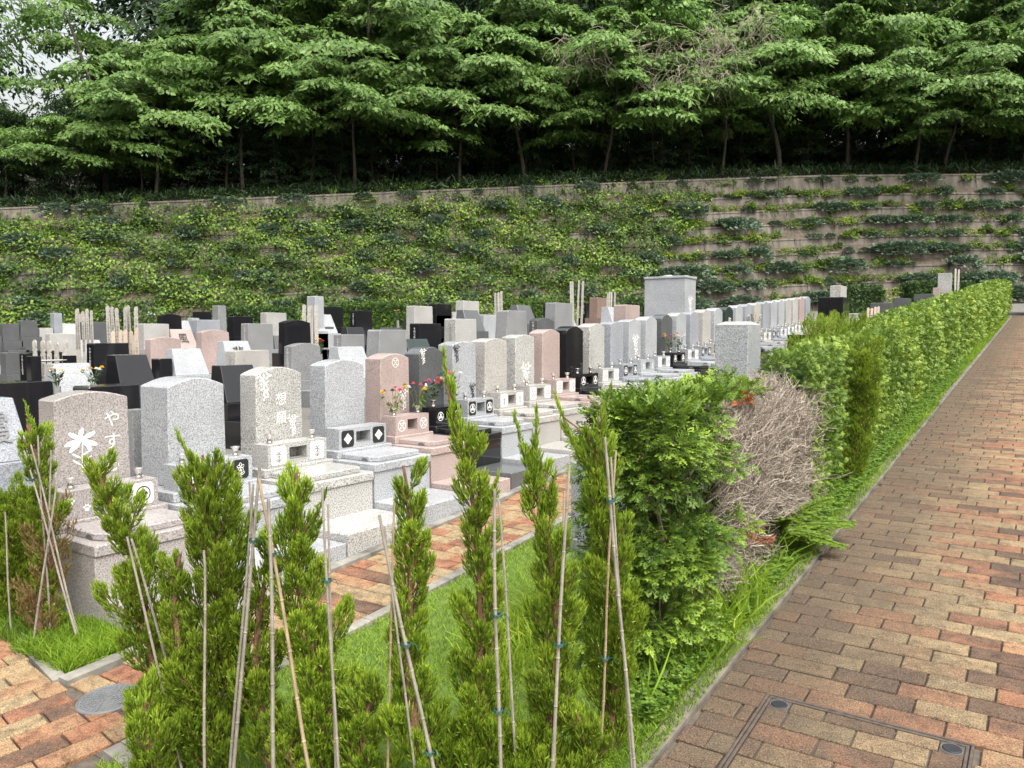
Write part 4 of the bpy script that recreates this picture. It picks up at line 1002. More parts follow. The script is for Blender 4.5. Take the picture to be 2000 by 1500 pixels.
# ================================================================== YOUNG STAKED JUNIPERS
def kaizuka(seed, base, tip, height, rad, label, group=None, mat='kai', lobes=40, wisps=(), lo=.05, prof=None, tw=155, fat=1.1):
    """upright twisted juniper: lobes of cord-like twigs spiralling up a leaning stem.  tip: sideways offset of the top"""
    rng = np.random.default_rng(seed)
    o = empty('juniper_sapling', base); tag(o, label, 'sapling', group)
    def stem(h):
        f = h / height; return np.stack([tip[0]*f**1.15 + .02*np.sin(f*7+seed), tip[1]*f**1.15 + .02*np.cos(f*6+seed), h], -1)
    fo = Fol()
    hs_ = lo + (1 - lo) * (np.arange(lobes) + rng.uniform(0, 1, lobes)) / lobes
    hs_ = hs_ ** 1.12 * .93
    az = np.arange(lobes) * 2.39996 + rng.normal(size=lobes)*.4
    pr = np.interp(hs_, [0, .12, .35, .6, .8, .92, 1.0], prof or [.95, 1.0, .95, .72, .5, .3, .12])
    R = rad * pr * rng.uniform(.55, 1.2, lobes)
    gaps = rng.uniform(size=lobes)
    S = stem(hs_ * height)
    out = np.stack([np.cos(az), np.sin(az), np.zeros(lobes)], 1)
    lobeL = np.maximum(R * rng.uniform(.9, 1.3, lobes), .05) + .03
    ax = norm(out * rng.uniform(.35, .8, lobes)[:, None] + np.array([0, 0, 1.0]) * rng.uniform(.7, 1.2, lobes)[:, None])
    lobes_all = [(S + out*(R*.35)[:, None], ax, lobeL*rng.uniform(.8, 1.25, lobes), fat * (.022 + .20 * R))]
    for (h0, dx, dy, up, ln) in wisps:                        # long leaders that escape the outline
        nb_ = max(2, int(ln/.07)); f0 = np.linspace(0, 1, nb_, endpoint=False); b0 = stem(np.array([h0*height])); dd = norm(np.array([[dx, dy, up]]))
        curve = np.stack([np.zeros(nb_), np.zeros(nb_), .12*f0*f0*ln], 1)
        lobes_all.append((b0 + dd*(f0*ln)[:, None] + curve, np.tile(dd, (nb_, 1)) + rng.normal(size=(nb_, 3))*.12, np.full(nb_, ln/nb_*1.5), np.linspace(.028, .010, nb_)))
    wood = MB(); hh = np.linspace(0, .97, 9) * height
    wood.tube([tuple(p) for p in stem(hh)], [.015 * (1 - i/9) + .003 for i in range(9)], 6)
    for S_, ax_, L_, rr in lobes_all:
        n = len(S_); ax_ = norm(ax_)
        for i in range(0, n):
            e = S_[i] + ax_[i]*L_[i]*.8
            wood.tube([tuple(stem(np.array([max(0, S_[i][2] - .05)]))[0]) if L_[i] > .04 else tuple(S_[i]), tuple(S_[i]*.5 + e*.5 + np.array([0, 0, -.008])), tuple(e)], [.004, .003, .0015], 3, False)
        k = np.maximum(12, (tw * (L_ / .14) * (rr / .045)).astype(int))
        idx = np.repeat(np.arange(n), k); m = len(idx)
        u = rng.uniform(.0, 1.0, m) ** .85
        th = rng.uniform(0, 6.283, m)
        A = ax_[idx]; a1 = norm(np.cross(A, np.array([.2, .5, .84]))); a2 = np.cross(A, a1)
        rd = a1 * np.cos(th)[:, None] + a2 * np.sin(th)[:, None]
        shape = np.sqrt(np.clip(1 - (np.clip(u, 0, 1)*1.25 - .35)**2 * 1.2, .02, 1))
        TL = rng.uniform(.020, .036, m)
        E_ = S_[idx] + A * (L_[idx] * u)[:, None] + rd * (rr[idx] * shape * rng.uniform(.55, 1.05, m))[:, None]
        dirn = norm(A * (.55 + .8*u)[:, None] + rd * (1.0 - .55*u)[:, None] + np.array([0, 0, .45]) + rng.normal(size=(m, 3))*.12)
        P0 = E_ - dirn*TL[:, None]
        lb = rng.uniform(.28, .58, n)[idx] + rng.normal(size=m)*.07
        up = np.tile([0, 0, 1.0], (m, 1))
        fo.blades(P0, dirn, TL*1.15, np.full(m, .0038), up*.5 + A*.3, rng, lb*.45, lb + .30)
        for side in range(2):                                 # forked ends
            f = rng.uniform(.3, .8, m)[:, None]
            fo.blades(P0 + dirn*TL[:, None]*f*.85 + up*(TL[:, None]*f*f*.3), norm(dirn + rng.normal(size=(m, 3))*.5 + up*.2), TL*rng.uniform(.4, .7, m), np.full(m, .0042), up*.45, rng, lb*.6 + .05, lb + rng.uniform(.25, .5, m))
    wood.ob('stem', M['redbark'], o)
    fo.ob('foliage', M[mat], o)
    return o
def lean(px_top, px_base, t): k = (px_top - px_base) / FPX * t; return (RT.x*k, RT.y*k)
def sapling(seed, px_top, py_top, px_base, py_base, rad, label, t=None, **kw):
    b = on_ground(px_base, py_base); t = b.x*FW.x + b.y*FW.y
    top = at_depth(px_top, py_top, t); return kaizuka(seed, (b.x, b.y, G*b.y - .01), lean(px_top, px_base, t), top.z - G*b.y, rad, label, **kw), t
SAP = []
SAP.append(sapling(1, 22, 950, 45, 1205, .16, 'dense dark green juniper sapling at the corner of the small bed', lobes=44, prof=[.9, 1, 1, .9, .75, .5, .2], mat='kai'))
SAP.append(sapling(2, 62, 812, 118, 1235, .125, 'half-browned juniper sapling tied to crossed bamboo canes', lobes=30, mat='kai', wisps=((.9, -.4, .1, 1.1, .16),), prof=[.2, .28, .42, .8, .9, .6, .25]))
SAP.append(sapling(3, 198, 868, 345, 1480, .115, 'leaning juniper sapling in front of the taupe lily grave', lobes=46, prof=[1.1, 1.05, .95, .75, .5, .42, .22]))
SAP.append(sapling(4, 428, 862, 420, 1520, .125, 'bushiest juniper sapling, in front of the pale grey grave with black plates', lobes=52, wisps=((.88, -.5, -.3, 1.2, .17), (.8, .3, .2, 1.2, .13)), prof=[1.0, 1.0, .95, .85, .75, .5, .2]))
SAP.append(sapling(5, 372, 1062, 350, 1530, .06, 'short dark juniper sapling between the leaning one and the bushiest one', lobes=24))
SAP.append(sapling(6, 577, 898, 645, 1545, .105, 'forked juniper sapling in front of the speckled white grave', lobes=44, wisps=((.72, .55, .2, 1.0, .20),), prof=[1.1, 1.05, 1.0, .75, .55, .42, .25]))
SAP.append(sapling(7, 520, 1015, 520, 1530, .085, 'thin juniper sapling between two crossed pairs of canes', lobes=24))
SAP.append(sapling(8, 780, 882, 830, 1560, .092, 'slender juniper sapling with bare stem showing, before the brick grave walk', lobes=38, wisps=((.55, .6, .2, 1, .12),), prof=[1.3, 1.15, .85, .62, .5, .35, .18]))
SAP.append(sapling(9, 893, 795, 965, 1560, .098, 'tall juniper sapling with a long whip-like leader', lobes=40, wisps=((.93, -.30, -.1, 1.2, .24), (.7, .5, .2, 1.1, .16)), prof=[1.3, 1.2, .85, .6, .5, .4, .2]))
SAP.append(sapling(10, 1055, 872, 1085, 1560, .095, 'juniper sapling with three thin upright tips, beside the low marker stone', lobes=38, wisps=((.9, -.5, -.2, 1.2, .19), (.92, .02, .0, 1.2, .18), (.82, .4, .2, 1.2, .12)), prof=[1.3, 1.15, .9, .7, .55, .4, .2]))
SAP.append(sapling(11, 1175, 812, 1200, 1470, .105, 'juniper sapling touching the end of the hedge, with a whip curving away from it', lobes=42, wisps=((.84, -.75, -.3, 1.05, .26), (.93, .15, 0, 1.2, .16)), prof=[.75, .85, 1.0, .9, .65, .45, .25]))
# low shoots filling the gaps at the feet of the saplings
for k, (px, py, bx, lab) in enumerate(((300, 1360, 290, 'the leaning sapling'), (585, 1390, 575, 'the forked sapling'), (727, 1310, 722, 'the slender sapling'), (905, 1410, 905, 'the whip-leader sapling'), (1012, 1430, 1012, 'the three-tipped sapling'), (1140, 1380, 1140, 'the hedge-end sapling'))):
    sapling(30+k, px, py, bx, 1560, .075, 'low bushy juniper shoot at the foot of ' + lab, lobes=16, prof=[1.0, 1.1, 1.1, 1.0, .8, .6, .3])
# brown inner growth of the half-dry sapling
kaizuka(40, Vector(SAP[1][0].location) + RT*-.05 + FW*-.06, (.0, .05), .62, .13, 'dried brown juniper growth low on the half-browned sapling', mat='kaidry', lobes=20, prof=[1, 1, 1, .9, .8, .6, .3], tw=50)

# ------------------------------------------------------------------ bamboo canes
def cane(x0, y0, x1, y1, t, label, r=.007, tan=False, ties=()):
    """top pixel, bottom pixel, depth: the cane is carried on down into the soil"""
    a, b = at_depth(x0, y0, t), at_depth(x1, y1, t - .02)
    d = (b - a)
    k = (a.z - G*a.y) / ((a.z - G*a.y) - (b.z - G*b.y)); e = a + d*k + d.normalized()*.05
    o = empty('bamboo_cane', e); tag(o, label, 'bamboo cane', 'bamboo canes staking the saplings' if 'cane beside' in label else None)
    r *= .7; L = (a - e).length; n = max(4, int(L / .045)); u = (a - e)/L; rg = random.Random(int(x0*7 + y0))
    pts, rad = [], []; nodes_at = rg.uniform(.02, .1); node = nodes_at
    z = 0.0; wob = Vector((rg.uniform(-1, 1), rg.uniform(-1, 1), 0)) * .004
    while z < L:
        pts.append(u*z + wob*math.sin(z*6)); rad.append(r*(1 - .25*z/L))
        if z + .09 < L and z > 0:
            for dz, q in ((.004, 1.0), (.008, 1.28), (.012, 1.0)): pts.append(u*(z+dz) + wob*math.sin(z*6)); rad.append(r*(1 - .25*z/L)*q)
        z += rg.uniform(.11, .17)
    pts.append(u*L); rad.append(r*.75)
    mb = MB(); mb.tube(pts, rad, 7); c = mb.ob('culm', M['bamboo2' if tan else 'bamboo'], o)
    for f in ties:
        q = u*L*f; mb = MB()
        for w in range(3):
            ring = [q + Vector((math.cos(s)*.0125, math.sin(s)*.0125, (w-1)*.0035 + .002*math.sin(s*2))) for s in [2*math.pi*i/9 for i in range(10)]]
            mb.tube(ring, .0016, 4, False)
        mb.tube([q + Vector((.011, .0, 0)), q + Vector((.026, .008, .006)), q + Vector((.036, .01, -.012))], .0014, 4)
        mb.ob('twine_tie', M['twine'], o)
    return o
T = [s[1] for s in SAP]
def CL(s): return 'weathered bamboo cane beside ' + s
h_ = 'the half-browned sapling'
cane(60, 868, 157, 1258, T[1]-.12, CL(h_)); cane(74, 850, 98, 1240, T[1]-.05, CL(h_)); cane(47, 880, 84, 1010, T[1]-.1, CL(h_), ties=(.86,)); cane(120, 872, 60, 1295, T[1]-.16, CL(h_)); cane(100, 880, 90, 1235, T[1]-.02, CL(h_))
cane(10, 1000, 22, 1215, T[0]-.2, CL('the dense dark corner sapling'))
h_ = 'the leaning sapling'; cane(248, 1048, 312, 1320, T[2]-.14, CL(h_)); cane(256, 1052, 328, 1300, T[2]-.10, CL(h_)); cane(225, 870, 250, 1060, T[2]+.2, CL(h_), .005)
h_ = 'the bushiest sapling'
cane(507, 912, 457, 1495, T[3]-.16, CL(h_), .0085, ties=(.80,)); cane(495, 945, 452, 1480, T[3]-.13, CL(h_)); cane(487, 940, 512, 1345, T[3]-.02, CL(h_), .006); cane(398, 1075, 400, 1340, T[3]-.17, CL(h_), .007)
h_ = 'the forked sapling'
cane(506, 935, 596, 1450, T[5]-.16, CL(h_), .0085, tan=True, ties=(.80,)); cane(524, 975, 536, 1490, T[5]-.2, CL(h_), .009); cane(629, 952, 657, 1450, T[5]-.14, CL(h_), .007, ties=(.74,)); cane(641, 985, 652, 1400, T[5]-.12, CL(h_), .006)
h_ = 'the slender sapling'
cane(741, 1006, 838, 1470, T[7]-.15, CL(h_), .0085, ties=(.62, .30)); cane(770, 980, 757, 1495, T[7]-.02, CL(h_), .0065, tan=True); cane(751, 1028, 772, 1200, T[7]-.05, CL(h_), .006)
h_ = 'the tall whip-leader sapling'
cane(966, 955, 975, 1495, T[8]-.16, CL(h_), .0085, ties=(.66, .40)); cane(974, 978, 1008, 1470, T[8]-.05, CL(h_), .007)
h_ = 'the three-tipped sapling'
cane(1112, 908, 1078, 1498, T[9]-.17, CL(h_), .008, ties=(.55,)); cane(1102, 960, 1092, 1240, T[9]-.05, CL(h_), .006, tan=True)
h_ = 'the hedge-end sapling'
cane(1181, 854, 1237, 1485, T[10]-.17, CL(h_), .0085, ties=(.83,)); cane(1203, 880, 1173, 1430, T[10]-.12, CL(h_), .0065, tan=True, ties=(.40,)); cane(1193, 893, 1230, 1460, T[10]-.13, CL(h_), .0065)
# white plastic tag lying in the lawn
p = on_ground(1040, 1258)
o = empty('plastic_tag', (p.x, p.y, G*p.y)); tag(o, 'white plastic tag standing in the lawn behind the saplings', 'plant tag')
mb = MB(); mb.box(-.02, .02, -.002, .002, -.02, .07); q = mb.ob('blade', M['white_plastic'], o); q.rotation_euler = (.5, .6, 0.4)

# ================================================================== HEDGE AND SHRUBS
def fan_template(nb, seed, width=.5, sub=2, th=1.0):
    """flat cypress spray: midrib with alternate side branchlets built of small quads (u along, w across)"""
    r = random.Random(seed); q = []
    def blade(u0, w0, u1, w1, t):
        t *= th; dx, dy = u1-u0, w1-w0; l_ = math.hypot(dx, dy) or 1; nx, ny = -dy/l_*t, dx/l_*t; mx, my = u0+dx*.55, w0+dy*.55
        q.append([(u0, w0), (mx+nx, my+ny), (u1, w1), (mx-nx, my-ny)])
    blade(0, 0, .55, 0, .025); blade(.5, 0, 1.0, r.uniform(-.06, .06), .045)
    for i in range(nb):
        f = .10 + .8*i/nb; s = 1 if i % 2 else -1; ln = width*(1.05 - abs(f-.38)*1.15)*r.uniform(.75, 1.1); an = .75
        u1, w1 = f + ln*math.cos(an), s*ln*math.sin(an)
        blade(f, 0, u1, w1, .042)
        for k in ((.45, .75), (.6,), ())[2-sub]:
            ux, wx = f + (u1-f)*k, w1*k
            blade(ux, wx, ux + ln*.42, wx + s*ln*.05, .036)
            blade(ux, wx, ux + ln*.10, wx + s*ln*.40, .032)
    return np.array(q)
FT = [fan_template(7, 1, .5, 1, 1.25), fan_template(6, 2, .58, 1, 1.25), fan_template(8, 3, .45, 1, 1.25)]
FTm = [fan_template(7, 6, .5, 0, 1.7), fan_template(6, 7, .58, 0, 1.8)]
FTs = [fan_template(4, 4, .6, 0, 2.4), fan_template(4, 5, .5, 0, 2.4)]
def spray_box(fo, rng, n, x0, x1, y0, y1, z0, z1, size, tone, tm, faces=('top', '+x', '-x', '-y'), depth=.09, wave=.04, slope=True, upb=.35):
    """sprays over the faces of a clipped box that follows the slope"""
    area = {'top': (x1-x0)*(y1-y0), '+x': (z1-z0)*(y1-y0), '-x': (z1-z0)*(y1-y0), '-y': (x1-x0)*(z1-z0), '+y': (x1-x0)*(z1-z0)}
    tot = sum(area[f] for f in faces)
    for f in faces:
        k = max(3, int(n * area[f] / tot)); a, b, c = rng.uniform(size=k), rng.uniform(size=k), rng.uniform(size=k)
        ins = c * depth
        if f == 'top': P = np.stack([x0 + (x1-x0)*a, y0 + (y1-y0)*b, z1 - ins], 1); N_ = np.tile([0, 0, 1.0], (k, 1))
        elif f in ('+x', '-x'):
            s = 1 if f == '+x' else -1
            P = np.stack([np.where(s > 0, x1, x0) - s*ins, y0 + (y1-y0)*a, z0 + (z1-z0)*b], 1); N_ = np.tile([s*1.0, 0, 0], (k, 1))
        else:
            s = 1 if f == '+y' else -1
            P = np.stack([x0 + (x1-x0)*a, np.full(k, y1 if s > 0 else y0) - s*ins, z0 + (z1-z0)*b], 1); N_ = np.tile([0, s*1.0, 0], (k, 1))
        bump = np.sin(P[:, 1]*3.1 + P[:, 2]*4.0)*.5 + np.sin(P[:, 1]*7.3 + P[:, 0]*5 + 1.0)*.3 + np.sin(P[:, 2]*9 + P[:, 1]*2.2)*.3
        P = P + N_ * (bump*wave)[:, None]
        # clipped shoulders: round the long edges
        if f == 'top':
            e = np.maximum(0, np.abs((P[:, 0]-(x0+x1)/2)/((x1-x0)/2)) - .72)/.28; P[:, 2] -= e*e*.07
        elif f in ('+x', '-x'):
            e = np.maximum(0, (P[:, 2]-z0)/(z1-z0) - .88)/.12; P[:, 0] -= N_[:, 0]*e*e*.06
        if slope: P[:, 2] += G*P[:, 1]
        D = N_*rng.uniform(.25, .9, k)[:, None] + rng.normal(size=(k, 3))*.55 + np.array([0, 0, upb])
        Nn = N_*.6 + rng.normal(size=(k, 3))*.45 + np.array([0, 0, .5])
        tn = tone + rng.normal(size=k)*.12 + .10*np.sin(P[:, 1]*2.3 + P[:, 2]*3) + .06*np.sin(P[:, 1]*5.1)
        sz = size*rng.uniform(.65, 1.25, k)
        for i, t_ in enumerate(tm):
            s_ = slice(i, None, len(tm)); fo.sprays(P[s_], D[s_], Nn[s_], sz[s_], tn[s_], t_, rng)
def twig_core(x0, x1, y0, y1, z0, z1, n, seed, parent, slope=True, mat='bark'):
    """tangle of inner branches plus leafless mass that keeps the sky from showing through"""
    r = random.Random(seed); mb = MB(); nx = max(2, int((y1-y0)/.5))
    for i in range(nx):
        y = y0 + (y1-y0)*(i+.5)/nx; x = (x0+x1)/2 + r.uniform(-.05, .05); z = G*y if slope else 0
        pts = [(x, y, z - .05), (x + r.uniform(-.05, .05), y + r.uniform(-.05, .05), z + z0 + (z1-z0)*.35), (x + r.uniform(-.1, .1), y + r.uniform(-.1, .1), z + z0 + (z1-z0)*.75)]
        mb.tube(pts, [.03, .022, .012], 6)
        for k in range(n):
            a = Vector(pts[0]).lerp(Vector(pts[2]), r.uniform(.2, .95)); e = Vector((r.uniform(x0, x1), y + r.uniform(-.35, .35), z + r.uniform(z0, z1)))
            e.y = min(max(e.y, y0), y1); m = a.lerp(e, .5) + Vector((r.uniform(-.04, .04), r.uniform(-.04, .04), r.uniform(-.04, .06)))
            mb.tube([a, m, e], [.010, .007, .003], 4, False)
    return mb.ob('branches', M[mat], parent)
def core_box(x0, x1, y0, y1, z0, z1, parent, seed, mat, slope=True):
    """solid lumpy core that fills the hedge, inner shade put into its tone"""
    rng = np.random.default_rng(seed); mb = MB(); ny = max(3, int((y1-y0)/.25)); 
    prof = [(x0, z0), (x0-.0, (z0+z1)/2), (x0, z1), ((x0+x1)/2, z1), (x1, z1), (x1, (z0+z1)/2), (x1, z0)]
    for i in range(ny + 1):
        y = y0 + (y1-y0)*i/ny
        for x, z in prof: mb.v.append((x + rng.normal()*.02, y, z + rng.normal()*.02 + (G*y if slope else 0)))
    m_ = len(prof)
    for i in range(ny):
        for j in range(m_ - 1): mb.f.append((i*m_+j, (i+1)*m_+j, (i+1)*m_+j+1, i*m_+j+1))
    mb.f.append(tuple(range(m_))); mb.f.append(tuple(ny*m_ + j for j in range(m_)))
    me = mb.mesh('shade_core'); a = me.attributes.new('tone', 'FLOAT', 'POINT'); a.data.foreach_set('value', [0.0]*len(me.vertices))  # darkest leaf tone all over, standing in for shade inside the hedge
    return mesh_ob('shade_core', me, M[mat], parent)
HX0, HX1 = -1.80, -1.27
# near cypress at the end of the hedge: fan sprays in clumps with gaps that show branches
o = empty('cypress_shrub', (-1.52, 3.2, G*3.2)); tag(o, 'green cypress shrub with fan sprays and gaps showing branches at the hedge end', 'shrub')
inv = Matrix.Translation(-Vector(o.location))
rng = np.random.default_rng(50); fo = Fol()
cl = []
for k in range(150):
    x, y, z = rng.uniform(-1.54, -1.24), rng.uniform(2.92, 3.7), rng.uniform(.05, 1.06)
    # keep to the skin of the shrub, leave the bare band in the middle of its near face open
    f = rng.choice([0, 1, 1, 2, 3])
    if f == 0: x = -1.24
    elif f == 1: y = 2.94
    elif f == 2: z = 1.04
    else: x = -1.54
    if f in (0, 1) and .58 < z < .78 and x > -1.5 and rng.uniform() < .95: continue
    if f == 0 and y > 3.3 and z < .9 and rng.uniform() < .7: continue
    nrm = [(1, -.25, .2), (.25, -1, .2), (.1, -.2, 1), (-1, -.2, .2)][f]
    cl.append((x, y, z, nrm, rng.uniform(.06, .15)))
for (x, y, z, nrm, rr) in cl:
    k = int(50 * (rr/.12)**1.7); v = norm(rng.normal(size=(k, 3))); nv = norm(np.array(nrm, dtype=float)[None])
    v = np.where((v*nv).sum(1, keepdims=True) < -.2, -v, v)
    P = np.array([x, y, z + G*y]) + v*rr*rng.uniform(.35, 1.0, k)[:, None]*np.array([1.1, 1.1, .55])
    D = v*.7 + nv*.6 + rng.normal(size=(k, 3))*.3 + np.array([0, 0, .05]); Nn = np.array([0, 0, 1.0]) + nv*.4 + rng.normal(size=(k, 3))*.3
    tn = np.full(k, rng.uniform(.28, .66)) + rng.normal(size=k)*.14
    for i, t_ in enumerate(FT):
        s_ = slice(i, None, 3); fo.sprays(P[s_], D[s_], Nn[s_], rng.uniform(.042, .074, len(P[s_])), tn[s_], t_, rng, .35)
n = 2600                                     # inner sprays, toned darker to paint the shade inside the shrub
P = np.stack([rng.uniform(-1.50, -1.29, n), rng.uniform(3.05, 3.7, n), rng.uniform(.1, 1.0, n)], 1); P[:, 2] += G*P[:, 1]
for i, t_ in enumerate(FTm): s_ = slice(i, None, 2); fo.sprays(P[s_], rng.normal(size=P[s_].shape) + np.array([.2, -.4, .2]), rng.normal(size=P[s_].shape)*.5 + np.array([0, 0, 1.0]), rng.uniform(.05, .09, len(P[s_])), rng.uniform(.1, .45, len(P[s_])), t_, rng)
q = fo.ob('foliage', M['hinoki'], o); q.matrix_parent_inverse = inv
q = twig_core(-1.54, -1.26, 2.98, 3.7, .1, 1.0, 60, 51, o); q.matrix_parent_inverse = inv
mb = MB(); tb = on_ground(1300, 1385)
mb.tube([(-1.33, 3.10, G*3.1-.05), (-1.34, 3.14, G*3.1+.2), (-1.38, 3.3, G*3.1+.6)], [.034, .028, .02], 9); q = mb.ob('trunk', M['bark'], o); q.matrix_parent_inverse = inv
# dead shrub
o = empty('dead_shrub', (-1.52, 4.5, G*4.5)); tag(o, 'dead leafless grey shrub with dense tangled twigs in the middle of the hedge', 'shrub')
inv = Matrix.Translation(-Vector(o.location)); fo = Fol(); rng = np.random.default_rng(60); n = 3000
yy = 3.6 + rng.uniform(0, 1, n)**1.15*2.2; hz = .98
face = rng.uniform(size=n)
x = np.where(face < .5, HX1 + .07 - np.abs(rng.normal(size=n))*.06 - .05*(yy > 5.2), rng.uniform(-1.60, HX1, n)); z = np.where(face < .5, rng.uniform(.05, .98, n), np.where(yy > 5.3, .7, 1)*(hz - np.abs(rng.normal(size=n))*.06))
rnd = np.clip((x - (HX1-.16))/.18, 0, 1)*np.clip((z - .8)/.2, 0, 1); z -= rnd*.16; x -= rnd*.08
R3 = np.stack([x, yy, z + G*yy], 1)
cx = np.stack([np.full(n, -1.44) + rng.normal(size=n)*.08, yy - rng.uniform(-.1, .3, n), z*.55 + .1 + G*yy], 1)
P = R3 + norm(cx - R3)*rng.uniform(.10, .26, n)[:, None]; Q = (P + R3)/2 + rng.normal(size=(n, 3))*.035
fo.sticks(P, Q, R3, rng.uniform(.002, .0055, n), np.full(n, .0014), rng.uniform(.15, 1, n), rng)
for k in range(3):
    f = rng.uniform(.3, .9, n)[:, None]; A = P + (R3-P)*f; B = A + norm((R3-P) + rng.normal(size=(n, 3))*.16)*rng.uniform(.04, .11, n)[:, None]
    fo.sticks(A, (A+B)/2 + rng.normal(size=(n, 3))*.012, B, np.full(n, .0024), np.full(n, .0012), rng.uniform(.25, 1, n), rng)
q = fo.ob('twigs', M['deadtwig'], o); q.matrix_parent_inverse = inv
q = twig_core(-1.58, HX1-.06, 3.7, 5.6, .1, .85, 26, 61, o); q.matrix_parent_inverse = inv
# tufts of live green and rust coloured foliage on the dead shrub
for nm, mt, spots in (('live_tuft', 'hinoki', ((-1.38, 4.35, .96, .08), (-1.45, 3.95, .98, .10), (-1.55, 4.2, .98, .12), (-1.58, 4.6, .98, .10))), ('rust_tuft', 'rust', ((-1.36, 4.2, .93, .035), (-1.27, 3.95, .30, .06), (-1.26, 4.1, .22, .06), (-1.50, 4.0, .99, .03)))):
    fo = Fol()
    for (a, b, c, rr) in spots:
        k = 70 if nm == 'live_tuft' else 26; v = norm(rng.normal(size=(k, 3))); v[:, 2] = np.abs(v[:, 2])*.8
        P = np.array([a, b, c + G*b]) + v*rr*rng.uniform(.2, 1, k)[:, None]
        for i, t_ in enumerate(FT): s_ = slice(i, None, 3); fo.sprays(P[s_], v[s_] + np.array([.3, -.3, .2]), np.array([0, 0, 1.0]) + rng.normal(size=v[s_].shape)*.4, rng.uniform(.04, .08, len(P[s_])), rng.uniform(.3, .8, len(P[s_])), t_, rng)
    q = fo.ob(nm, M[mt], o); q.matrix_parent_inverse = inv
# feathery green growth at the foot of the dead shrub
o = empty('feathery_cypress', (-1.22, 4.7, G*4.7)); tag(o, 'feathery bright green cypress branches leaning out over the walk edge', 'shrub')
inv = Matrix.Translation(-Vector(o.location)); fo = Fol(); wood = MB()
for (dx, dy, up, ln) in ((.9, .25, .25, .42), (.7, .6, .6, .4), (.8, -.25, .25, .36), (.9, .05, .05, .38), (.4, -.5, .5, .34), (.8, .5, .2, .45)):
    b0 = np.array([-1.32, 4.65 + .2*dy, .12 + G*4.65]); ax = norm(np.array([dx, dy, up]))
    for f in np.linspace(.15, 1, 26):
        c = b0 + ax*ln*f + np.array([0, 0, -.06*f*f]); k = 6
        sdv = norm(np.cross(ax, [0, 0, 1.0]))*np.array([1, -1]*(k//2))[:, None] + ax*.9 + rng.normal(size=(k, 3))*.15
        for i, t_ in enumerate(FT): fo.sprays(np.tile(c, (2, 1)), sdv[2*i:2*i+2], np.tile([0, 0, 1.0], (2, 1)), np.full(2, .10*(1.15-f*.7)), rng.uniform(.45, .7, 2), t_, rng, .3)
    wood.tube([tuple(b0), tuple(b0 + ax*ln*.5 + np.array([0, 0, -.015])), tuple(b0 + ax*ln + np.array([0, 0, -.06]))], [.006, .004, .002], 4, False)
q = fo.ob('foliage', M['hinoki'], o); q.matrix_parent_inverse = inv; q = wood.ob('branches', M['redbark'], o); q.matrix_parent_inverse = inv
# long clipped hedge
o = empty('clipped_hedge', (-1.53, 12, G*12)); tag(o, 'long clipped green conifer hedge running beside the brick walk', 'hedge')
inv = Matrix.Translation(-Vector(o.location)); fo = Fol(); rng = np.random.default_rng(70)
segs = [(5.45, 6.4, 3900, .059, FTm), (6.4, 8.2, 5800, .061, FTm), (8.2, 11, 7000, .070, FTs), (11, 16, 7500, .088, FTs), (16, 23, 6000, .115, FTs), (23, 33.5, 5000, .155, FTs)]
for (a, b, n, sz, tm) in segs:
    spray_box(fo, rng, n, HX0 if a > 7 else -1.62 - .1*(a > 6), HX1, a, b, .06, 1.06, sz, .50, tm, faces=('top', '+x', '-x') if a > 5.5 else ('top', '+x', '-x', '-y'), wave=.025)
q = fo.ob('foliage', M['hedge'], o); q.matrix_parent_inverse = inv
q = core_box(HX0+.20, HX1-.13, 5.65, 33.3, .12, .92, o, 71, 'hedge'); q.matrix_parent_inverse = inv
q = twig_core(HX0+.16, HX1-.05, 5.5, 12, .1, .9, 8, 72, o); q.matrix_parent_inverse = inv
# bright juniper that has grown into the hedge, and its flat bright top patch
kb_ = on_ground(1690, 945); kaizuka(80, (HX1 + .04, kb_.y, G*kb_.y), (.10, .12), 1.08, .10, 'bright green twisted juniper growing out of the side of the clipped hedge', lobes=44, prof=[.9, .9, .8, .8, .9, .9, .4], tw=150, fat=1.6)
for k in range(4):
    kaizuka(84+k, (-1.70 + .10*(k % 2), 7.0 + .32*k, G*(7.0 + .32*k) + .62), (.02, .03), .56, .20, 'bright yellow-green juniper patch rising from the hedge top', lobes=20, group='bright patch on the hedge top', prof=[.8, .9, 1, 1, .8, .5, .3], tw=50, fat=1.2)

# clipped hedge blocks at the foot of the terraces
def block_hedge(px0, px1, yt, yb, t, label, seed, mat='boxhedge', tone=.45, dep=1.2):
    a, b = at_depth(px0, yb, t), at_depth(px1, yb, t); top = at_depth((px0+px1)/2, yt, t); w = (b - a).length/2; c = (a + b)/2
    base = min(c.z, G*c.y) - .1; h = top.z - base
    o = empty('clipped_hedge', (c.x, c.y, base)); o.rotation_euler = (0, 0, YAW); tag(o, label, 'hedge')
    fo = Fol(); rng = np.random.default_rng(seed)
    spray_box(fo, rng, int(700*w*2*(h + dep)), -w, w, 0, dep, 0, h, .12, tone, FTs, faces=('top', '-y', '+x', '-x'), slope=False, wave=.03)
    fo.ob('foliage', M[mat], o); core_box(-w+.1, w-.1, .1, dep-.1, 0, h-.12, o, seed, mat, False)
block_hedge(1642, 1728, 559, 612, 25, 'dark green boxy hedge block in front of the terraces', 90)
block_hedge(1785, 1905, 551, 575, 33, 'low clipped hedge at the foot of the terraces beside the walk end', 91)
block_hedge(437, 560, 603, 640, 24, 'dark green clipped hedge behind the back gravestones', 92)
block_hedge(640, 790, 594, 640, 25, 'brownish green clipped hedge before the creeper slope', 93, 'hedge', .15)
block_hedge(985, 1120, 588, 630, 26, 'clipped hedge behind the black gravestones before the slope', 94, 'hedge', .2)
block_hedge(1225, 1270, 585, 620, 26, 'dark clipped hedge beside the large stone monument', 95)

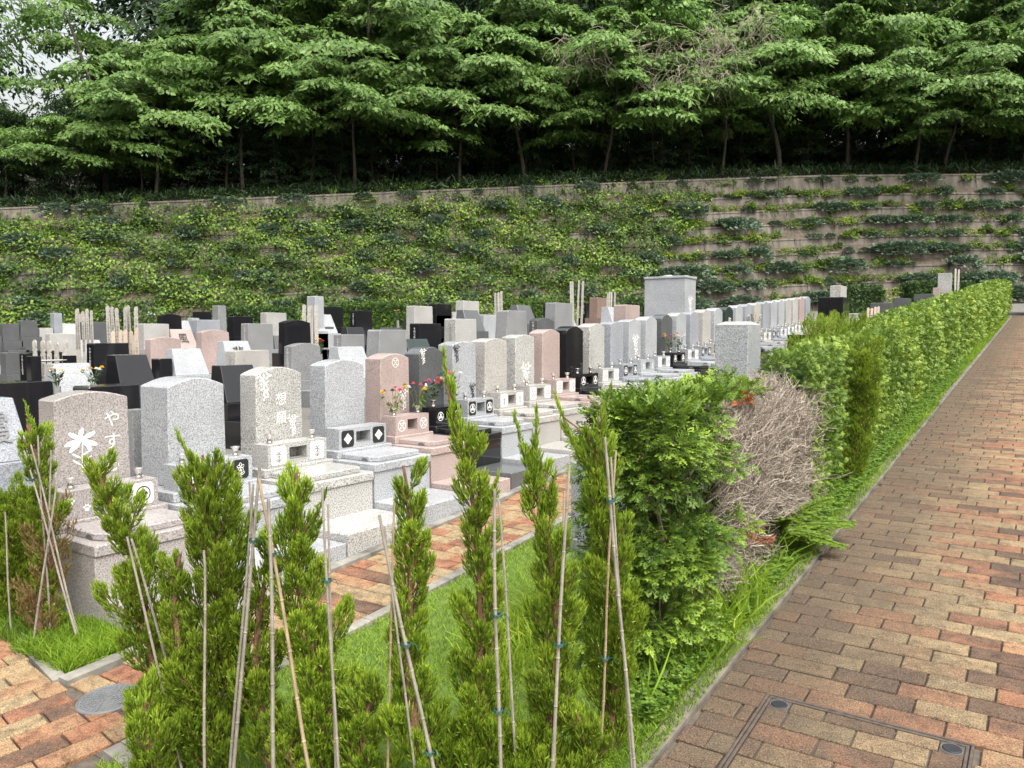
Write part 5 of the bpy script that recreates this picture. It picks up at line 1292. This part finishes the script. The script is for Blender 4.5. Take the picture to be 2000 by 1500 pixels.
# ================================================================== GRASS AND WEEDS
def grass_ob(name, label, spec_, seed, mat='grass'):
    fo = Fol(); rng = np.random.default_rng(seed)
    for (n, fx, fy, h0, h1, w, tone) in spec_:
        x, y = fx(rng, n), fy(rng, n); P = np.stack([x, y, G*y], 1)
        D = norm(np.stack([rng.normal(size=n)*.38, rng.normal(size=n)*.38, np.ones(n)], 1)); B = norm(rng.normal(size=(n, 3))*np.array([1, 1, .1]))*.6 + np.array([0, 0, -.25])
        tn = tone + rng.normal(size=n)*.13 + .12*np.sin(x*5)*np.sin(y*4)
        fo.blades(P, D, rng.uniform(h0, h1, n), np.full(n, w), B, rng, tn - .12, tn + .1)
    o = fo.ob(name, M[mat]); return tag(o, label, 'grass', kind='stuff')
U = lambda a, b: (lambda r, n: r.uniform(a, b, n))
grass_ob('lawn_grass', 'short bright green lawn grass behind the saplings', [(36000, U(-2.69, -1.15), lambda r, n: 1.40 + (r.uniform(0, 1, n)**1.4)*5.0, .018, .050, .0035, .56), (5000, U(-2.1, -1.75), U(2.6, 6.5), .10, .24, .006, .66), (9000, U(-2.69, -1.8), U(6.4, 12), .03, .07, .007, .55)], 100)
grass_ob('bed_grass', 'tufted green grass in the small planting bed by the taupe grave', [(9000, U(-6.2, -3.49), U(1.72, 2.02), .04, .10, .004, .26), (3500, U(-3.95, -3.49), U(1.70, 2.05), .05, .12, .004, .34)], 101)
grass_ob('verge_grass', 'weedy grass verge between the hedge and the brick walk', [(19000, lambda r, n: -1.065 - np.abs(r.normal(size=n))*.10, lambda r, n: 1.8 + (r.uniform(0, 1, n)**1.6)*9, .015, .050, .0032, .36), (7000, lambda r, n: -1.10 - np.abs(r.normal(size=n))*.10, U(8, 30), .03, .09, .009, .38), (420, lambda r, n: -1.20 + r.normal(size=n)*.05, lambda r, n: 3.55 + r.normal(size=n)*.35, .14, .36, .008, .42)], 102)
fo = Fol(); rng = np.random.default_rng(103); n = 5200
y = 2.6 + rng.uniform(0, 1, n)**1.3*13; x = -1.13 - np.abs(rng.normal(size=n))*.085 + (rng.uniform(size=n) < .03)*.05; z = G*y + rng.uniform(.015, .08, n)
for k in range(3):
    a = rng.uniform(0, 6.28, n) if k == 0 else a + 2.09
    D = np.stack([np.cos(a), np.sin(a), np.full(n, .15)], 1); fo.leaves(np.stack([x, y, z], 1), D, np.tile([0, 0, 1.0], (n, 1)) + rng.normal(size=(n, 3))*.25, rng.uniform(.010, .020, n)*(1 + y*.05), rng.uniform(.010, .018, n)*(1 + y*.05), np.clip(.55 + rng.normal(size=n)*.18, 0, 1))
tag(fo.ob('clover', M['clover']), 'bright green clover along the edge of the brick walk', 'clover', kind='stuff')
# a few weeds in the joints, dry needles on the walk
fo = Fol(); n = 260; x = rng.uniform(-1.06, -.4, n); y = rng.uniform(2.2, 9, n); P = np.stack([x, y, G*y + .006], 1)
D = norm(np.stack([rng.normal(size=n), rng.normal(size=n), np.full(n, .05)], 1)); fo.sticks(P, P + D*.012 + np.array([0, 0, .002]), P + D*rng.uniform(.015, .03, n)[:, None] + np.array([0, 0, .001]), np.full(n, .0012), np.full(n, .0006), rng.uniform(0, .6, n), rng)
tag(fo.ob('dry_needles', M['deadtwig']), 'dry needles and bits of twig scattered on the brick walk', 'litter', kind='stuff')
o = empty('young_weed', on_ground(292, 1488)); tag(o, 'young weed with broad yellow-green leaves in the lawn corner', 'weed')
fo = Fol(); a = np.arange(9)*2.4; hgt = np.linspace(.02, .11, 9); P = np.stack([np.zeros(9), np.zeros(9), hgt], 1); D = np.stack([np.cos(a), np.sin(a), np.full(9, .9)], 1)
fo.leaves(P, D, np.tile([0, 0, 1.0], (9, 1)) + .01, np.full(9, .055), np.full(9, .024), np.full(9, .85)); fo.ob('leaves', M['clover'], o)
mb = MB(); mb.tube([(0, 0, -.02), (0, 0, .06), (.004, 0, .115)], [.003, .0025, .0015], 5); mb.ob('stalk', M['stemgreen'], o)
# ================================================================== PLANTS ON THE TERRACES
SV = wall_s_at(1372, 3.0)                    # left of here the creepers cover nearly everything
SB = wall_s_at(1215, .5)
rng = np.random.default_rng(200); fo = Fol()
def dens(s, k):
    lim = SB + (SV - SB) * k / (NT - 1)
    return 1.0 if s < lim else (.26 if s < lim + 3 else .34)
def ledge(s, k, f):
    """point on the soil ledge of terrace k"""
    p = wall_xy(s, SETB*k + .20 + .26*f); return np.array([p.x, p.y, wall_z(s, k + .60 + .38*max(0, min(1, f)))])
ORDT = ['lowest', 'second', 'third', 'fourth', 'fifth', 'sixth', 'seventh', 'eighth', 'top']
for k in range(NT):
    s = S0
    while s < S1:
        dn = dens(s, k); full = dn > .9
        s += rng.uniform(.10, .30)
        patch = math.sin(s*.8 + k*2.1) + math.sin(s*.37 + k*1.3)
        if not full and (rng.uniform() < .10 or patch < -1.1): continue
        if k == NT - 1 and rng.uniform() < (.35 if full else .6): continue
        c = ledge(s, k, rng.uniform(-.1, .9)); big = rng.uniform() < (.22 if full else .06)
        rr = rng.uniform(.16, .36) * (1.2 if big else 1); hgt = (rng.uniform(.25, .62) if full else rng.uniform(.14, .32)) * (1.6 if big else 1)
        n = int((30 if full else 80) * (rr/.25)**1.3 * (1.5 if big else 1)); v = norm(rng.normal(size=(n, 3))); v[:, 2] = np.abs(v[:, 2])
        P = c + v * np.array([rr, rr, hgt]) * rng.uniform(.3, 1, n)[:, None] ** .6
        dn_ = wall_xy(s, 0) - wall_xy(s, 1); out = np.array([dn_.x, dn_.y, 0])
        hang = (rng.uniform() < .85) if full else (rng.uniform() < .25)
        if hang:                             # spill over the panel below
            w = rng.uniform(size=n) < (.62 if full else .45); q = w.sum(); hg = rng.uniform(.1, .7 if full else .3)
            a_ = rng.uniform(0, 1, q); P[w] = c + out*(.16 + .12*rng.uniform(size=q))[:, None] + np.array([0, 0, -1])*(a_*hg)[:, None] + np.array([D1.x, D1.y, 0])*(rng.normal(size=q)*rr*.6)[:, None]
        D = v*.6 + out*.7 + np.array([0, 0, -.35]) + rng.normal(size=(n, 3))*.35; Nn = np.array([0, 0, .9]) + out*.7 + rng.normal(size=(n, 3))*.3
        base = rng.choice([.22, .36, .5, .64, .88], p=[.2, .27, .25, .18, .10]) + .08*math.sin(s*.9 + k) + (.06 if not full else 0); ls = rng.choice([.08, .11, .16], p=[.4, .4, .2])
        fo.leaves(P, D, Nn, rng.uniform(.7, 1.2, n)*ls, rng.uniform(.45, .85, n)*ls, np.clip(base + rng.normal(size=n)*.15, 0, 1))
        if full and rng.uniform() < .10:     # tall grassy or weedy shoots
            m = 26; Pg = c + np.stack([rng.normal(size=m)*.12, rng.normal(size=m)*.12, np.zeros(m)], 1)
            fo.blades(Pg, norm(np.stack([rng.normal(size=m)*.3, rng.normal(size=m)*.3, np.ones(m)], 1)), rng.uniform(.35, .75, m), np.full(m, .022), rng.normal(size=(m, 3))*np.array([.4, .4, 0]) + np.array([0, 0, -.25]), rng, np.full(m, .35), np.full(m, .7))
n = 62000                                   # the mat of leaves over the covered part of the wall
sa = rng.uniform(S0, SV + 1.5, n); ka = rng.uniform(0, NT - .15, n)
keep = (sa < SB + (SV - SB)*ka/(NT-1) + rng.normal(size=n)*.5) & ((np.sin(sa*.9 + ka*2.7) + np.sin(sa*2.3 - ka*1.9) + np.sin(sa*.33 + ka*5.1)) > -1.35)
keep &= rng.uniform(size=n) < np.clip((NT - .1 - ka)*.9, .12, 1)
sa, ka = sa[keep], ka[keep]; n = len(sa); ki = np.floor(ka)
f_ = np.clip((sa - LW + 6)/6, 0, 1)[:, None]; nn = np.array([[N1.x, N1.y]])*(1 - f_) + np.array([[NK.x, NK.y]])*f_
xy = np.array([[WA.x, WA.y]]) + np.array([[D1.x, D1.y]])*sa[:, None] + nn*(SETB*ki + .15*(ka - ki))[:, None]
P = np.concatenate([xy, np.array([wall_z(a, b) for a, b in zip(sa, ka)])[:, None]], 1)
out = np.array([-N1.x, -N1.y, 0]); P += out*(.03 + .38*rng.uniform(size=n)**1.3*(1 + .8*np.sin(sa*1.7 + ka*3)))[:, None]
base = .46 + .16*np.sin(sa*.7 + ka*1.1) + .12*np.sin(sa*2.1 - ka*2.3)
fo.leaves(P, out*.6 + np.array([0, 0, -.5]) + rng.normal(size=(n, 3))*.5, np.array([0, 0, .7]) + out*.8 + rng.normal(size=(n, 3))*.4, rng.uniform(.08, .19, n), rng.uniform(.06, .125, n), np.clip(base - .04 + rng.normal(size=n)*.22, 0, 1))
tag(fo.ob('creepers', M['vine']), 'yellow-green creepers and weeds covering the terraced wall', 'creeper', kind='stuff')
# creeping junipers: three bushes, many copies
def juniper_mesh(seed):
    rng = np.random.default_rng(seed); fo = Fol(); n = 340
    v = norm(rng.normal(size=(n, 3))); v[:, 2] = np.abs(v[:, 2])*.75; v[:, 1] -= .18
    P = v*np.array([.55, .30, .26])*rng.uniform(.5, 1, n)[:, None]; P[:, 2] -= np.maximum(0, -P[:, 1] - .1)*1.2
    for i, t_ in enumerate(FTs): s_ = slice(i, None, 2); fo.sprays(P[s_], (v + rng.normal(size=(n, 3))*.5 + np.array([0, -.2, .2]))[s_], (rng.normal(size=(n, 3))*.5 + np.array([0, 0, 1]))[s_], rng.uniform(.12, .22, n)[s_], (.45 + rng.normal(size=n)*.2)[s_], t_, rng)
    me = fo.mesh('foliage'); me.materials.append(M['jun']); return me
JM = [juniper_mesh(300 + i) for i in range(4)]
wd = MB()
for i in range(6): wd.tube([(0, 0, -.08), (math.cos(i)*.16, math.sin(i*1.7)*.1 - .03, .06), (math.cos(i)*.36, math.sin(i*1.7)*.2 - .08, .10)], [.012, .008, .004], 4, False)
wdm = wd.mesh('branches'); wdm.materials.append(M['bark'])
r = random.Random(210); nj = 0
for k in range(NT):
    s = S0 + 6 + r.uniform(0, 1.5)
    while s < S1 - 2:
        full = dens(s, k) > .9
        c = ledge(s, k, .1); dn_ = wall_xy(s, 0) - wall_xy(s, 1)
        o = empty('juniper_shrub', (c[0] + dn_.x*.10, c[1] + dn_.y*.10, c[2] + (.10 if full else .05)))
        o.rotation_euler = (0, 0, math.atan2(-dn_.x, dn_.y) + math.pi + r.uniform(-.3, .3)); kk = r.choice((.4, .5, .6, .8, 1.0, 1.25)) if not full else r.choice((.45, .6, .75, .9)); o.scale = (kk*r.uniform(.8, 1.7), kk, kk*r.uniform(.8, 1.1))
        tag(o, 'dark blue-green creeping juniper %s on the %s terrace of the wall' % ('among creepers' if full else 'hanging over bare concrete', ORDT[k]), 'shrub', 'creeping junipers %s, %s terrace' % ('among the creepers' if full else 'over bare concrete', ORDT[k]))
        link(bpy.data.objects.new('foliage', JM[r.randrange(4)]), o); link(bpy.data.objects.new('branches', wdm), o)
        nj += 1; s += r.choice((.5, .8, 1.2, 2.0, 3.2))*r.uniform(.8, 1.3) if not full else r.uniform(1.3, 3.6)
# dark bamboo grass along the top of the wall
fo = Fol(); rng = np.random.default_rng(220); n = 15000
s = rng.uniform(S0, S1, n); d = SETB*NT + .25 + rng.uniform(0, 1, n)**1.5*4.5
P = np.array([(*(lambda p: (p.x, p.y))(wall_xy(a, b)), hill_z(a, b)) for a, b in zip(s, d)]); P[:, 2] += rng.uniform(0, .35, n)
D = np.stack([rng.normal(size=n)*.5, rng.normal(size=n)*.5, np.abs(rng.normal(size=n))*.6 + .3], 1)
fo.blades(P, D, rng.uniform(.3, .7, n), rng.uniform(.03, .055, n), np.tile([0, 0, -.6], (n, 1)) + rng.normal(size=(n, 3))*.3, rng, np.clip(.35 + rng.normal(size=n)*.15, 0, 1), np.clip(.6 + rng.normal(size=n)*.2, 0, 1))
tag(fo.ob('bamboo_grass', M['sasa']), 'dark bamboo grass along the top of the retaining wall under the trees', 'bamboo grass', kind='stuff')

# ================================================================== THE WOOD
def broad_tree(seed, H, R, nbr, leaf, low=.16, subs=7, nl=26, flat_=.8):
    """layered broad-leaved tree: tapered trunk with limbs; leaves along drooping flat branches"""
    rng = np.random.default_rng(seed); fo = Fol(); wood = MB()
    cv = rng.normal(size=2)*.5
    tr = lambda f: np.array([cv[0]*f*f*2.5 + .25*math.sin(f*5+seed), cv[1]*f*f*2.5 + .25*math.cos(f*4+seed), f*H*.94])
    wood.tube([tuple(tr(f)) if f > 0 else (tr(0)[0], tr(0)[1], -.4) for f in np.linspace(0, 1, 10)], [.12*(1-.9*f)*H/10 + .01 for f in np.linspace(0, 1, 10)], 8)
    for j in range(nbr):
        f = low + (1-low)*((j + rng.uniform(0, 1))/nbr)**.92; az = j*2.39996 + rng.normal()*.35
        prof = np.interp(f, [0, .2, .4, .65, .85, 1], [.8, 1.0, 1.0, .9, .7, .35])
        L = R*prof*rng.choice([.45, .7, .9, 1.05, 1.3])*rng.uniform(.85, 1.1); st = tr(min(f, 1.0)); o = np.array([math.cos(az), math.sin(az), 0]); sd_ = np.array([-o[1], o[0], 0])
        up = rng.uniform(.10, .45)*(.6 + f); dr = rng.uniform(.18, .5)
        path = lambda u: st + o*(L*u) + np.array([0, 0, L*(up*u - (up*.75 + dr*.5)*u*u)])
        wood.tube([tuple(path(u)) for u in (0, .3, .65, .95)], [.035*(1.2-f)*H/10, .024*(1.2-f)*H/10, .014, .006], 4, False)
        for q in range(subs):
            u0 = .22 + .76*(q + rng.uniform(0, .8))/subs; b0 = path(min(u0, .98)); sgn = 1 if q % 2 else -1
            a2 = norm(o*rng.uniform(.5, 1.1) + sd_*sgn*rng.uniform(.4, 1.0) + np.array([0, 0, rng.uniform(-.12, .16)])); l2 = L*rng.uniform(.30, .52)*(1.15-u0*.45)
            if q == subs - 1: a2 = norm(o + np.array([0, 0, -.1]))
            s2 = norm(np.cross(a2, [0, 0, 1.0])); k = nl
            t = rng.uniform(.05, 1.0, k); w = rng.normal(size=k)*.24*l2*(1.1-t*.7)
            P = b0 + a2*(l2*t)[:, None] + s2*w[:, None] + np.stack([np.zeros(k), np.zeros(k), rng.normal(size=k)*.085*flat_ - t*t*l2*.34 - np.abs(w)*.25], 1)
            D = a2*.55 + s2*np.sign(w)[:, None]*.7 + np.array([0, 0, -.75]) + rng.normal(size=(k, 3))*.35
            Nn = np.array([0, 0, 1.0]) + o*.45 + rng.normal(size=(k, 3))*.28
            tone = .50 + rng.normal(size=k)*.10 + rng.normal()*.05 + t*.12
            fo.leaves(P, D, Nn, leaf*rng.uniform(.75, 1.25, k), leaf*rng.uniform(.42, .62, k), tone)
            if q % 2 == 0: wood.tube([tuple(b0), tuple(b0 + a2*l2*.8 + np.array([0, 0, -.1*l2]))], [.010, .004], 3, False)
    cm = fo.mesh('crown'); tm = wood.mesh('trunk')
    return cm, tm
VAR = [broad_tree(401, 7.2, 3.9, 25, .27, low=.46, subs=9, nl=62), broad_tree(402, 8.6, 4.4, 28, .28, low=.42, subs=9, nl=62), broad_tree(403, 6.4, 4.2, 22, .27, low=.42, subs=9, nl=62), broad_tree(404, 10.5, 4.2, 33, .28, low=.40, subs=9, nl=60), broad_tree(405, 7.8, 4.5, 27, .28, low=.28, subs=9, nl=62)]
BACK = [broad_tree(411, 13, 4.4, 60, .34, low=.04, subs=7, nl=22, flat_=2.5), broad_tree(412, 15, 4.8, 62, .36, low=.05, subs=7, nl=22, flat_=2.5)]
SPARSE = broad_tree(420, 10.5, 4.6, 20, .25, low=.50, subs=7, nl=20)
VAR.append(SPARSE)
for v in VAR: v[0].materials.append(M['forest']); v[1].materials.append(M['palebark'])
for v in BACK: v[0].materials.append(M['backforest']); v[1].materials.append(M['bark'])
def plant(px, d, var, scale, rz, label, group, name='broadleaf_tree', s=None):
    s = wall_s_at(px, d) if s is None else s; p = wall_xy(s, d)
    o = empty(name, (p.x, p.y, hill_z(s, d))); o.rotation_euler = (0, 0, rz); o.scale = (scale,)*3
    tag(o, label, 'tree', group)
    link(bpy.data.objects.new('crown', var[0]), o); link(bpy.data.objects.new('trunk', var[1]), o); return o
r = random.Random(500)
front = [(-120, 5.8, 5, 1.1), (40, 6.2, 2, .60), (150, 5.6, 2, .62), (262, 7.0, 2, .6), (215, 7.6, 5, 1.05), (345, 5.8, 2, .92), (490, 6.0, 0, 1.1), (592, 6.6, 2, 1.02), (686, 5.3, 0, .98), (800, 6.4, 4, .9), (905, 5.8, 2, .95), (1040, 6.2, 1, .82), (1180, 5.6, 4, .98), (1255, 6.8, 1, 1.0),
         (1390, 5.7, 2, .96), (1535, 5.5, 4, .95), (1640, 6.6, 1, .98), (1765, 5.5, 2, 1.05), (1870, 6.2, 4, .98), (1985, 5.8, 1, .95), (2090, 6.0, 0, 1.0)]
FL = 'layered light green broad-leaved tree overhanging the top of the retaining wall'
def zone(px):
    for lim, z in ((330, 'beside the sky gap'), (760, 'above the creepers'), (1180, 'short of the dead vines'), (1480, 'by the dead vines'), (1740, 'at the wall bend'), (9999, 'past the wall bend')):
        if px < lim: return z
for px, d, v, s_ in front: plant(px + r.uniform(-35, 35), d + r.uniform(-.3, 1.2), VAR[v], s_*(r.choice((.72, .9, 1.0, 1.12, 1.28)) if v != 5 and px > 300 else 1.0), r.uniform(0, 6.28), 'layered light green tree on the wall top, ' + zone(px), 'trees on the wall top, ' + zone(px))
for px in range(-120, 2200, 118):
    if -60 < px < 300: continue
    plant(px + r.uniform(-30, 30), r.uniform(9, 11.5), VAR[r.choice([1, 3, 3, 4, 0])], r.uniform(1.05, 1.25), r.uniform(0, 6.28), 'tall broad-leaved tree in the second rank of the wood, ' + zone(px), 'second rank of trees, ' + zone(px))
for px in range(-200, 2300, 105):
    if -60 < px < 300: continue
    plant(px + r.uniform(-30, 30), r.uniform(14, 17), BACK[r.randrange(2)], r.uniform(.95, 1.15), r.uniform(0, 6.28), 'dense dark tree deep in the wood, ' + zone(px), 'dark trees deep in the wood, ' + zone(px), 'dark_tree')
for px in range(-200, 2300, 125):
    if -80 < px < 330: continue
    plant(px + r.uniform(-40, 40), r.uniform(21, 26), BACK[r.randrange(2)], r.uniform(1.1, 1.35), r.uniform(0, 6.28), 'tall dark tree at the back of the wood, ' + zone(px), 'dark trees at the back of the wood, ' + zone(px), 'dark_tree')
for px in (30, 120, 215, 290):
    plant(px, r.uniform(15, 18), BACK[r.randrange(2)], r.uniform(.28, .36), r.uniform(0, 6.28), 'small dark tree with open sky behind it at the thin edge of the wood', 'small dark trees before the sky gap', 'dark_tree')
# understorey: bushes between the trunks, shade put into their leaf colour
for px in range(-120, 2200, 66):
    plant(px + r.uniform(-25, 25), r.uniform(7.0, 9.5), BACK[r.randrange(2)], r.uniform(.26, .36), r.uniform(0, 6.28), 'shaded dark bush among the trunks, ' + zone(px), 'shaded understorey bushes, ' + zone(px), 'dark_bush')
# dead vines hanging in the crowns
def vines(px0, px1, py0, py1, d, n, seed, label):
    rng = np.random.default_rng(seed); c = wall_xy(wall_s_at((px0+px1)/2, d), d); t = c.x*FW.x + c.y*FW.y
    o = empty('dead_vines', (c.x, c.y, at_depth(1000, py1, t).z)); tag(o, label, 'vine'); mb = MB(); o0 = Vector(o.location)
    for i in range(n):
        p = at_depth(rng.uniform(px0, px1), py0 + (py1-py0)*rng.uniform(0, .75), t + rng.normal()*.35) - o0; pts = []
        v = Vector((rng.normal(), rng.normal(), rng.normal()*.5 - .3)).normalized()
        for k in range(7):
            pts.append(p.copy()); v = (v + Vector((rng.normal()*.5, rng.normal()*.5, rng.normal()*.4 - .22))).normalized(); p = p + v*rng.uniform(.18, .36)
        mb.tube(pts, [.020*(1-k/9)*rng.uniform(.5, 1) for k in range(7)], 3, False)
    me = mb.mesh('stems', False); a = me.attributes.new('tone', 'FLOAT', 'POINT'); a.data.foreach_set('value', [.55]*len(me.vertices)); mesh_ob('stems', me, M['deadtwig'], o)
vines(1240, 1440, 45, 205, 2.6, 210, 1, 'tangle of dead grey vines hanging over the light green trees')
vines(1380, 1520, 10, 110, 3.4, 90, 2, 'dead grey vines high in the crowns beside the vine tangle')
vines(1090, 1190, 60, 150, 3.2, 70, 3, 'small bunch of dead vines on the crown of a light green tree')
